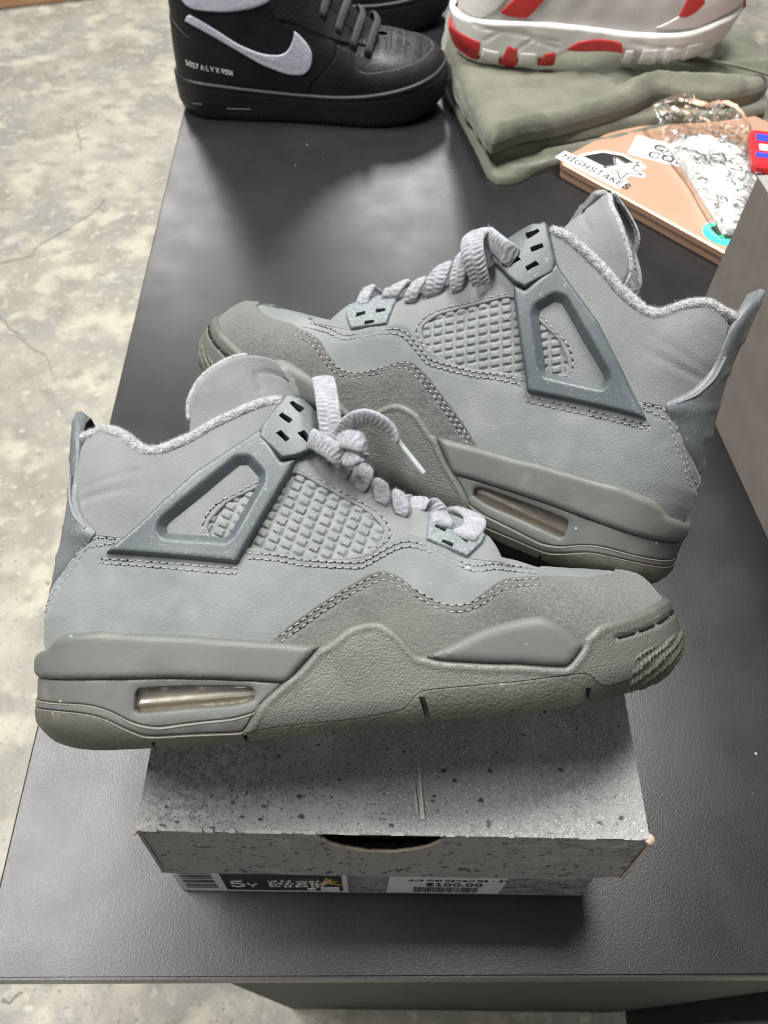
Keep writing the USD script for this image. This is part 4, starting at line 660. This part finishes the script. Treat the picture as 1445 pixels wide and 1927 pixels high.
def quad_plate(c, th=.0014, n=24):
    """thin card plate between four corners (bilinear, slightly bowed)"""
    c = np.asarray(c, float); u, v = np.meshgrid(np.linspace(0, 1, n), np.linspace(0, 1, n)); u, v = u.ravel()[:, None], v.ravel()[:, None]
    P = c[0] * (1 - u) * (1 - v) + c[1] * u * (1 - v) + c[2] * u * v + c[3] * (1 - u) * v; nn = np.cross(c[1] - c[0], c[3] - c[0]); nn /= np.linalg.norm(nn)
    P = P + nn * (.0012 * (fb(u * 3.1 + c[0, 0] * 50, v * 3.0) - .5)); i = np.arange(n - 1)[:, None] * n; j = np.arange(n - 1)[None]; q = np.stack([i + j, i + 1 + j, i + n + 1 + j, i + n + j], -1).reshape(-1, 4)
    bi = list(range(n)) + [r_ * n + n - 1 for r_ in range(1, n)] + [(n - 1) * n + k for k in range(n - 2, -1, -1)] + [r_ * n for r_ in range(n - 2, -1, -1)]
    rim = np.array([[a_, a_ + n * n, b_ + n * n, b_] for a_, b_ in zip(bi[:-1], bi[1:])]); return np.vstack([P, P - nn * th]), np.vstack([q, q[:, ::-1] + n * n, rim])
def fb(u, v): return meshkit.fbm(np.concatenate([u, v, u * 0], 1), 3, 2)[:, None]
t3 = lambda p, z: np.array([p[0], p[1], z])
bk = np.array([[-.0925, .0669 + DEP], [.1037, .0659 + DEP]])
obj('lid_top', quad_plate([t3(FT[0], Zt), t3(FT[1], Zt), t3(bk[1], Zt), t3(bk[0], Zt)]), 'concrete_print', sb, 30)
# front flap with the finger notch
n = 120; u = np.linspace(0, 1, n); xs = FT[0, 0] + u * (FT[1, 0] - FT[0, 0]); nd = np.sqrt(np.clip(1 - ((xs - .0005) / .0245) ** 2, 0, 1)) * .0245; nd += (np.abs(xs) < .0235) * rng.normal(0, .0003, n); vs = np.linspace(0, 1, 18); V = []
ragged = .0008 * (meshkit.noise(np.stack([u * 30, u * 0, u * 0], 1), 4) - .5) + .004 * np.exp(-((u - .97) / .05) ** 2)
for v in vs:
    d = nd + (HL - ragged - nd) * v; f = d / HL; V.append(np.stack([xs + (FB[0, 0] - FT[0, 0]) * f * (1 - u) + (FB[1, 0] - FT[1, 0]) * f * u, FT[0, 1] + (FT[1, 1] - FT[0, 1]) * u + (FB[0, 1] - FT[0, 1]) * f ** 1.4, Zt - .0003 - d], 1))
m_ = len(V); V = np.vstack(V); i = np.arange(m_ - 1)[:, None] * n; j = np.arange(n - 1)[None]; q = np.stack([i + j, i + n + j, i + n + 1 + j, i + 1 + j], -1).reshape(-1, 4); bd = n * m_
ed = [[j_, j_ + 1, j_ + 1 + bd, j_ + bd] for j_ in range(n - 1)] + [[(m_ - 1) * n + j_ + 1, (m_ - 1) * n + j_, (m_ - 1) * n + j_ + bd, (m_ - 1) * n + j_ + 1 + bd] for j_ in range(n - 1)]
obj('lid_front', (np.vstack([V, V + [0, .0014, 0]]), np.vstack([q, q[:, ::-1] + bd, np.array(ed)])), 'concrete_front', sb, 30)
nc = V[np.abs(V[:n, 0] - .0005).argsort()[:0]] if False else V[:n][np.abs(V[:n, 0] - .0005) < .0246]
obj('notch_edge', tube(nc + [0, .0006, -.0001], .0007, 6, .004, False), 'board', sb, True)
inner = np.array([[.0005 + .0232 * math.cos(a_), .0705, Zt - .004 - .013 * math.sin(a_)] for a_ in np.linspace(math.pi, 0, 30)]); obj('inner_flap_edge', tube(inner[:, [0, 1, 2]], .0005, 6, .004, False), 'board', sb, True)
obj('inner_flap', quad_plate([[-.05, .0712, Zt - .05], [.05, .0712, Zt - .05], [.05, .073, Zt - .012], [-.05, .073, Zt - .012]], .001, 4), 'notch_shade', sb, False)  # shade inside the notch is put into this dark card colour
obj('lid_side', quad_plate([t3(FB[0], Zt - HL), t3(FT[0], Zt - .0004), t3(bk[0], Zt - .0004), t3(bk[0] - [.003, 0], Zt - HL)]), 'concrete_front', sb, 30)
obj('lid_side', quad_plate([t3(FT[1], Zt - .0004), t3(FB[1] + [.002, .003], Zt - HL + .004), t3(bk[1] + [.003, 0], Zt - HL), t3(bk[1], Zt - .0004)]), 'concrete_front', sb, 30)
obj('lid_back', quad_plate([t3(bk[0] - [.003, 0], Zt - HL), t3(bk[0], Zt - .0004), t3(bk[1], Zt - .0004), t3(bk[1] + [.003, 0], Zt - HL)]), 'concrete_front', sb, 30)
bb = np.array([[-.0962, .0612], [.0985, .0604]])
def prism(b, t, z0, z1):
    m = trimesh.convex.convex_hull(np.array([[*p, z0] for p in b] + [[*p, z1] for p in t])); return np.asarray(m.vertices), np.asarray(m.faces)
LEAN = .0852
obj('box_body', prism([(-.0962, .0612), (.0985, .0612), (.0985, .325), (-.0962, .325)], [(-.0935, .0612 + LEAN * .064), (.0985, .0612 + LEAN * .064), (.0985, .324), (-.0935, .324)], TABLE + .0005, TABLE + .064), 'concrete_front', sb, False)
shear = lambda m: (np.asarray(m[0]) + np.c_[0 * m[0][:, 2], LEAN * (m[0][:, 2] - TABLE), 0 * m[0][:, 2]], m[1])
for cx, cy, s_ in ((-.0945, .0668, 1), (.1040, .0662, 1.5)):
    m = trimesh.creation.icosphere(3, .0012 * s_); m.vertices = m.vertices * [1, 1.2, 1.0] * (1 + .5 * (meshkit.noise(m.vertices * 900, 5)[:, None] - .5)) + [cx, cy, Zt - .0012]; obj('torn_corner', m, 'board', sb, True, label='frayed pale cardboard at a lid corner')
obj('torn_flap', quad_plate([[.1045, .0655, Zt - .004], [.1062, .0668, Zt - .004], [.1072, .0625, Zt - .052], [.1050, .0608, Zt - .052]], .0008, 6), 'board', sb, False)
pitp = []
for k in range(64):
    x, y, s_ = rng.uniform(-.09, .1), .069 + .1 * rng.uniform() ** 1.3, rng.uniform(.0003, .0011)
    a_ = np.linspace(0, 2 * np.pi, 12, endpoint=False); rr_ = s_ * rng.uniform(.6, 1.15, 12); pitp.append((np.vstack([np.c_[x + rr_ * np.cos(a_) * 1.2, y + rr_ * np.sin(a_) * .8, np.full(12, Zt + .0009)], [[x, y, Zt + .0009]]]), np.array([[12, i_, (i_ + 1) % 12] for i_ in range(12)])))
obj('printed_pits', cat_mesh(*pitp), 'pit', sb, False, kind='stuff')
wv = []
for k in range(26):
    x = rng.uniform(-.093, .1); l_ = rng.uniform(.001, .006); w_ = rng.uniform(.0002, .0007); y = .0669 - .001 * (x + .094) / .198 + .0004; n_ = 7; t_ = np.linspace(-.5, .5, n_)
    top_ = np.c_[x + t_ * l_, y + w_ * (1 - (2 * t_) ** 2) + rng.uniform(0, .0002, n_), np.full(n_, Zt + .0010)]; bot_ = np.c_[x + t_ * l_, np.full(n_, y - .0008), np.full(n_, Zt + .0004)]; i = np.arange(n_ - 1)
    wv.append((np.vstack([bot_, top_]), np.stack([i, i + 1, i + 1 + n_, i + n_], 1)))
obj('worn_edge', cat_mesh(*wv), 'wear', sb, False, kind='stuff')
sc_ = []
for x, y, l_, w_ in ((.0165, .083, .022, .0009), (.0145, .081, .013, .0004)):
    sc_.append((np.array([[x - w_, y - l_ / 2, Zt + .001], [x + w_, y - l_ / 2, Zt + .001], [x + w_ * .3 - .0012, y + l_ / 2, Zt + .001], [x - w_ * .3 - .0012, y + l_ / 2, Zt + .001]]), np.array([[0, 1, 2], [0, 2, 3]])))
obj('scuff_marks', cat_mesh(*sc_), 'wear', sb, False, kind='stuff')
# size label and price sticker on the end of the box
def decal(name, x0, x1, z0, z1, lay, m, parent=sb, **k): return obj(name, shear(box(x0, x1, .0611 - .0001 - .00022 * (lay + 1), .0613, z0, z1)), m, parent, False, **k)
def dtext(text, h, x, z, lay, m, name='lettering', sx=1, bold=False):
    t = meshkit.text_mesh(text, h, .0002, bold); v = np.asarray(t.vertices); return obj(name, shear((np.stack([x + v[:, 0] * sx, .0610 - .00022 * (lay + 1) - v[:, 2], z + v[:, 1]], 1), np.asarray(t.faces))), m, sb, False)
LZ = TABLE
decal('size_label', -.0955, -.0150, LZ + .003, LZ + .043, 0, 'label_white', label='black and white size label'); decal('label_field', -.0735, -.0175, LZ + .006, LZ + .041, 1, 'label_black')
for k in range(12): decal('label_bar', -.0925, -.0775, LZ + .009 + k * .0026, LZ + .009 + k * .0026 + (.0008, .0014, .0005)[k % 3], 1, 'label_black')
dtext('5', .0105, -.0715, LZ + .013, 2, 'label_white'); dtext('Y', .0058, -.0628, LZ + .013, 2, 'label_white')
for k, tx in enumerate(('US 5.5  UK 5', 'EUR 37.5', 'CM 23.5')): dtext(tx, .0026, -.0525, LZ + .022 - .0042 * k, 2, 'label_white'); 
for k, tx in enumerate(('CN 37.5', 'BR 35.5', 'KR 235')): dtext(tx, .0026, -.0385, LZ + .022 - .0042 * k, 2, 'label_white')
decal('label_patch', -.0345, -.0305, LZ + .0078, LZ + .0105, 2, 'label_white'); decal('label_patch', -.0280, -.0192, LZ + .0068, LZ + .0128, 2, 'label_white')
jm = Polygon([(-5, -4), (-3.6, -2.2), (-1.2, -.6), (-.6, 1.2), (-1.4, 3.4), (-1.1, 5.2), (-.6, 5.2), (-.2, 3.6), (.4, 4.3), (1.1, 4.2), (1.2, 3.2), (.7, 2.6), (1.0, 1.0), (2.8, 1.4), (3.0, .9), (1.0, .2), (1.0, -1), (3.4, -2.4), (5.2, -4.1), (4.6, -4.4), (2.6, -3.0), (.2, -1.9), (-2.4, -2.9), (-4.4, -4.4)])
t = trimesh.creation.extrude_polygon(jm, .3, engine='earcut'); v = np.asarray(t.vertices) * .0013; obj('leaping_emblem', shear((np.stack([-.0235 + v[:, 0], .0604 - v[:, 2] * .4, LZ + .0225 + v[:, 1]], 1), np.asarray(t.faces))), 'gold', sb, False, label='yellow leaping figure emblem')
pl = np.array([[.0035, .004], [.0580, .004], [.0600, .041], [.0050, .041]])
t = trimesh.creation.extrude_polygon(Polygon(pl), .0004, engine='earcut'); v = np.asarray(t.vertices); obj('price_sticker', shear((np.stack([v[:, 0], .0611 - v[:, 2], LZ + v[:, 1]], 1), np.asarray(t.faces))), 'label_white', sb, False, label='white price sticker with barcode')
def ptext(text, h, x, z, bold=False):
    t = meshkit.text_mesh(text, h, .0002, bold); v = np.asarray(t.vertices); obj('lettering', shear((np.stack([x + v[:, 0], .0606 - v[:, 2], LZ + z + v[:, 1]], 1), np.asarray(t.faces))), 'label_black', sb, False)
ptext('AJ4 Wet Cement GS - 5Y', .0028, .0135, .0255); ptext('$100.00', .0048, .0215, .0175, True)
xb = .0165
for k in range(34):
    w_ = rng.choice([.0003, .0005, .0008]); obj('price_bar', shear(box(xb, xb + w_, .0604, .0608, LZ + .0065, LZ + .0150)), 'label_black', sb, False); xb += w_ + rng.choice([.0003, .0005])
    if xb > .0465: break

# ------------------------------------------------------------------ brown-grey box on the right, laptop, bag, trousers
mat('brown_card', (.2, .178, .16), (.23, .205, .185), scale=60, rough=.6, bumps=[('noise', 600, .00012)], spec=.4)
mat('brown_top', (.24, .225, .21), (.27, .255, .24), scale=60, rough=.5, spec=.4)
cb = empty('brown_carton', 'plain brown-grey shoe carton standing at the right edge of the picture', 'box')
e1 = np.array([.229, .445]); e2 = np.array([.2515, .245]); nx = np.array([.9937, .112]); c4 = [e1, e2, e2 + nx * .21, e1 + nx * .21]
obj('carton_body', slab(np.array(c4)[::-1] if Polygon(c4).exterior.is_ccw else np.array(c4), TABLE + .0005, TABLE + .145, .001), 'brown_card', cb, False)
lid4 = np.array(Polygon(c4).buffer(.0004, join_style=2).exterior.coords)[:-1]
obj('carton_lid', slab(lid4, TABLE + .1452, TABLE + .147, .0006), 'brown_top', cb, False)

mat('rose_gold', (.6, .375, .262), (.64, .4, .285), scale=5, rough=.4, metallic=.55, spec=.5)
la = np.array([.158, .682]); ld = np.array([.122, -.132]); ld /= np.linalg.norm(ld); ln_ = np.array([-ld[1], ld[0]])
lp = empty('laptop', 'closed rose-gold laptop with stickers, partly under the folded trousers', 'laptop', (la[0], la[1], TABLE), [[ld[0], ld[1], 0], [ln_[0], ln_[1], 0], [0, 0, 1]])
rp = Polygon([(0, 0), (.3, 0), (.3, .21), (0, .21)]).buffer(-.008).buffer(.008, quad_segs=6)
obj('base', slab(np.array(rp.buffer(-.0015).exterior.coords)[:-1], .0008, .0085, .0006), 'rose_gold', lp, 30); obj('screen_lid', slab(np.array(rp.exterior.coords)[:-1], .0090, .0152, .0012), 'rose_gold', lp, 30)
mat('sticker_white', (.74, .74, .74), rough=.4); mat('ink', (.015, .015, .015), rough=.4); mat('holo_green', (.1, .75, .4), rough=.25); mat('holo_cyan', (.05, .6, .75), rough=.25); mat('holo_pink', (.8, .3, .55), rough=.25)
def sticker(name, label, parts, origin, ang):
    a_ = math.radians(ang); st_ = empty(name, label, 'sticker', np.r_[la + ld * origin[0] + ln_ * origin[1], TABLE + .0153], np.array([[math.cos(a_) * ld[0] + math.sin(a_) * ln_[0], math.cos(a_) * ld[1] + math.sin(a_) * ln_[1], 0], [-math.sin(a_) * ld[0] + math.cos(a_) * ln_[0], -math.sin(a_) * ld[1] + math.cos(a_) * ln_[1], 0], [0, 0, 1]]))
    for nm, g, m, z in parts:
        if isinstance(g, tuple): t = meshkit.text_mesh(g[0], g[1], .00015, True); v = np.asarray(t.vertices) * [g[4], 1, 1] + [g[2], g[3], z]; f = np.asarray(t.faces)
        else: t = trimesh.util.concatenate([trimesh.creation.extrude_polygon(g_, .00015, engine='earcut') for g_ in getattr(g, 'geoms', [g])]); v = np.asarray(t.vertices) + [0, 0, z]; f = np.asarray(t.faces)
        obj(nm, (v, f), m, st_, False)
star = Polygon([((.0175 if k % 2 == 0 else .0072) * math.sin(k * math.pi / 5 + .2) + .043, (.0175 if k % 2 == 0 else .0072) * math.cos(k * math.pi / 5 + .2) + .028) for k in range(10)])
rib = Polygon([(.004, .017), (.03, .017), (.04, .03), (.054, .042), (.03, .044), (.014, .036)])
tx = Polygon([(-.012, -.002), (.058, -.002), (.058, .0115), (-.012, .0115)])
sticker('star_sticker', 'black and white star sticker on the laptop beside the trousers', [('backing', tx.union(star.buffer(.003)).union(rib.buffer(.0025)).buffer(.001), 'sticker_white', 0), ('ribbon', rib.difference(star.buffer(.002)), 'ink', .0002), ('star_outline', star.buffer(.0015).difference(star), 'ink', .0002), ('lettering', ('HIGHSTAKES', .0085, -.010, .0012, .98), 'ink', .0002)], (.008, .006), 3)
sticker('script_sticker', 'white sticker with rounded black lettering between trousers and plastic bag', [('backing', Polygon([(0, 0), (.06, 0), (.06, .03), (0, .03)]).buffer(.003), 'sticker_white', 0), ('lettering', ('COLL', .011, .014, .0005, 1.15), 'ink', .0002), ('lettering', ('CA', .010, .016, .0150, 1.15), 'ink', .0002)], (.038, .062), 22)
cres = Point(0, 0).buffer(.017).difference(Point(0, .003).buffer(.0135))
sticker('holographic_sticker', 'shiny green and black holographic sticker at the near corner of the laptop', [('backing', Point(.0, .0).buffer(.0175), 'holo_green', 0), ('shine', cres.intersection(Polygon([(-.03, -.03), (.03, -.03), (.03, -.004), (-.03, -.004)])), 'holo_cyan', .0002), ('print', Polygon([(-.012, .001), (-.004, -.006), (0, -.003), (.004, -.007), (.015, .002), (.016, .014), (-.004, .016)]), 'ink', .0002), ('border', LineString([(-.015, .008), (-.006, .0165), (.008, .017)]).buffer(.0012), 'holo_pink', .0003)], (.167, .0215), 20)

mat('canvas', (.12, .122, .093), (.158, .16, .125), scale=28, rough=.92, bumps=[('noise', 1100, .0003), ('noise', 90, .0012)], sheen=.3, spec=.15)
def ground_panel(poly, hfun, th=10, r=8, h=4, skirt=10, z=0, corner=60, sk=1.0):
    S0 = lambda x, y: np.full(np.shape(x), 1000.0); v, f = panel(S0, poly, th, r, 0, h=h, disp=hfun, skirt=skirt, corner=corner)
    return np.stack([v[:, 0], v[:, 2], v[:, 1] - 1000 + z], 1) * .001 + [0, 0, TABLE], f[:, ::-1]
tr_ = empty('trousers', 'folded olive green cotton trousers under the white and red sneaker', 'trousers')
def folds(lines): 
    return lambda x, y, d: sum(a_ * np.exp(-(shapely.distance(shapely.points(np.stack([x, y], 1)), LineString(l)) / w_) ** 2) for l, a_, w_ in lines)
ridg = lambda s, a_, sd: (lambda x, y, d: -a_ * np.exp(-(np.abs(meshkit.fbm(np.stack([x * s, y * s * 1.6 + x * s * .6, 0 * x], 1), 3, sd) - .5) / .035) ** 2) * np.clip(d / 10, 0, 1))
fn = lambda s, a_, sd: (lambda x, y, d: a_ * (meshkit.fbm(np.stack([x * s, y * s, 0 * x], 1), 4, sd) - .5) * np.clip(d / 8, 0, 1))
lowp = [(62, 935), (63, 820), (74, 770), (85, 722), (94, 678), (103, 665), (120, 667), (149, 688), (200, 706), (236, 713), (272, 724), (375, 734), (396, 800), (388, 890), (355, 932)]
obj('lower_leg', ground_panel(lowp, addf(fn(.012, 6, 4), ridg(.02, 1.3, 11), folds([([(118, 676), (150, 690), (190, 700)], 4, 4), ([(126, 684), (168, 702), (212, 716)], -3, 4), ([(150, 700), (215, 724), (280, 752)], 7, 6), ([(220, 716), (300, 736)], 3, 5)])), 8, 7, 2.6, 9, 1), 'canvas', tr_, True)
upp = [(62, 934), (62, 820), (71, 778), (81, 727), (88, 690), (95, 676), (107, 684), (125, 694), (150, 703), (183, 719), (216, 736), (238, 750), (258, 766), (272, 770), (290, 764), (318, 762), (372, 784), (388, 850), (374, 905), (350, 930)]
obj('upper_leg', ground_panel(upp, addf(fn(.011, 9, 9), ridg(.012, 1.6, 21), ridg(.022, .9, 5), folds([([(100, 690), (150, 712), (216, 746), (250, 772)], 4, 6), ([(236, 770), (262, 786), (300, 782), (340, 776)], 8, 8), ([(228, 780), (262, 798), (320, 800)], -6, 8), ([(250, 846), (330, 806), (378, 812)], 5, 5), ([(256, 838), (334, 797), (380, 800)], -4, 5), ([(130, 770), (240, 822), (300, 900)], 3, 9), ([(75, 800), (150, 740)], 2.5, 12)])), 9, 8, 2.6, 9, 33), 'canvas', tr_, True)
obj('inner_fold', ground_panel([(100, 690), (130, 700), (180, 716), (240, 742), (330, 756), (376, 770), (384, 850), (360, 920), (90, 925), (84, 760)], addf(fn(.02, 5, 6)), 8, 7, 4, 14, 16), 'canvas', tr_, True)
obj('hem_seam', tube(np.array([[372, 786, 46], [340, 798, 49], [300, 818, 48], [262, 838, 47]], float) * .001 + [0, 0, TABLE - .001], .0016, 8, .004), 'canvas', tr_, True)
rollp = np.array([[62, 900, 22], [63, 820, 22], [74, 772, 22], [84, 727, 21], [93, 688, 19]], float) + [16, 4, 0]
rl = tube(rollp, [20, 21, 21, 19, 13], 24, 4); rl = (rl[0] + (meshkit.noise(rl[0] * .05, 3)[:, None] - .5) * 3, rl[1]); obj('side_fold', (rl[0] * .001 + [0, 0, TABLE + .001], rl[1]), 'canvas', tr_, True)

mat('tissue', (.5, .5, .495), (.6, .6, .59), scale=40, rough=.6, bumps=[('noise', 120, .003)])
usd_n = {'t': ('transparent_bsdf', {'color': (.97, .97, .97)}), 'g': ('glossy_bsdf', {'roughness': .2, 'color': (.9, .9, .9)}), 'f': ('fresnel', {'IOR': 1.5}), 'm': ('mix_closure', {})}
M['film'] = usdkit.material(stage, '/World/Looks/film', usd_n, [('f.fac', 'm.fac'), ('t.BSDF', 'm.closure1'), ('g.BSDF', 'm.closure2')], surface='m.closure')
pb = empty('plastic_bag', 'crinkled clear plastic bag with white contents lying on the laptop', 'bag')
inb = [(264, 704), (269, 680), (274, 650), (281, 600), (285, 570), (298, 569), (316, 610), (336, 640), (338, 680), (326, 704), (295, 716)]
obj('contents', ground_panel(inb, addf(fn(.03, 12, 3), fn(.09, 5, 5)), 9, 13, 1.6, 6, 17), 'tissue', pb, True)
film = [(247, 738), (258, 695), (269, 650), (277, 590), (283, 566), (300, 565), (318, 608), (340, 640), (346, 690), (340, 730), (322, 748), (300, 744), (282, 756), (262, 750)]
obj('film', ground_panel(film, addf(fn(.035, 10, 3), fn(.11, 6, 8), ridg(.04, 5, 3), ridg(.09, 3.5, 14), ridg(.17, 2, 31), lambda x, y, d: 17 * np.clip((y - 698) / 45, 0, 1)), 9, 12, 1.1, 2, 18.5), 'film', pb, True)
mat('pack_red', (.6, .02, .03), rough=.3); mat('pack_blue', (.03, .06, .45), rough=.3); mat('pack_yellow', (.75, .6, .05), rough=.3)
rpk = empty('red_packet', 'red packet with blue and white print beside the plastic bag', 'packet', (.352, .672, TABLE + .024), [[.98, -.2, 0], [.2, .98, 0], [0, 0, 1]])
obj('wrapper', box(-.022, .05, -.03, .03, 0, .012, .004), 'pack_red', rpk, 30); obj('blue_print', box(-.018, .03, .008, .02, .012, .0124), 'pack_blue', rpk, False); obj('blue_print', box(-.02, .03, -.02, -.012, .012, .0124), 'pack_blue', rpk, False); obj('white_print', box(-.016, .004, -.008, .002, .012, .0125), 'sticker_white', rpk, False); obj('yellow_print', box(.004, .03, .021, .026, .012, .0124), 'pack_yellow', rpk, False)
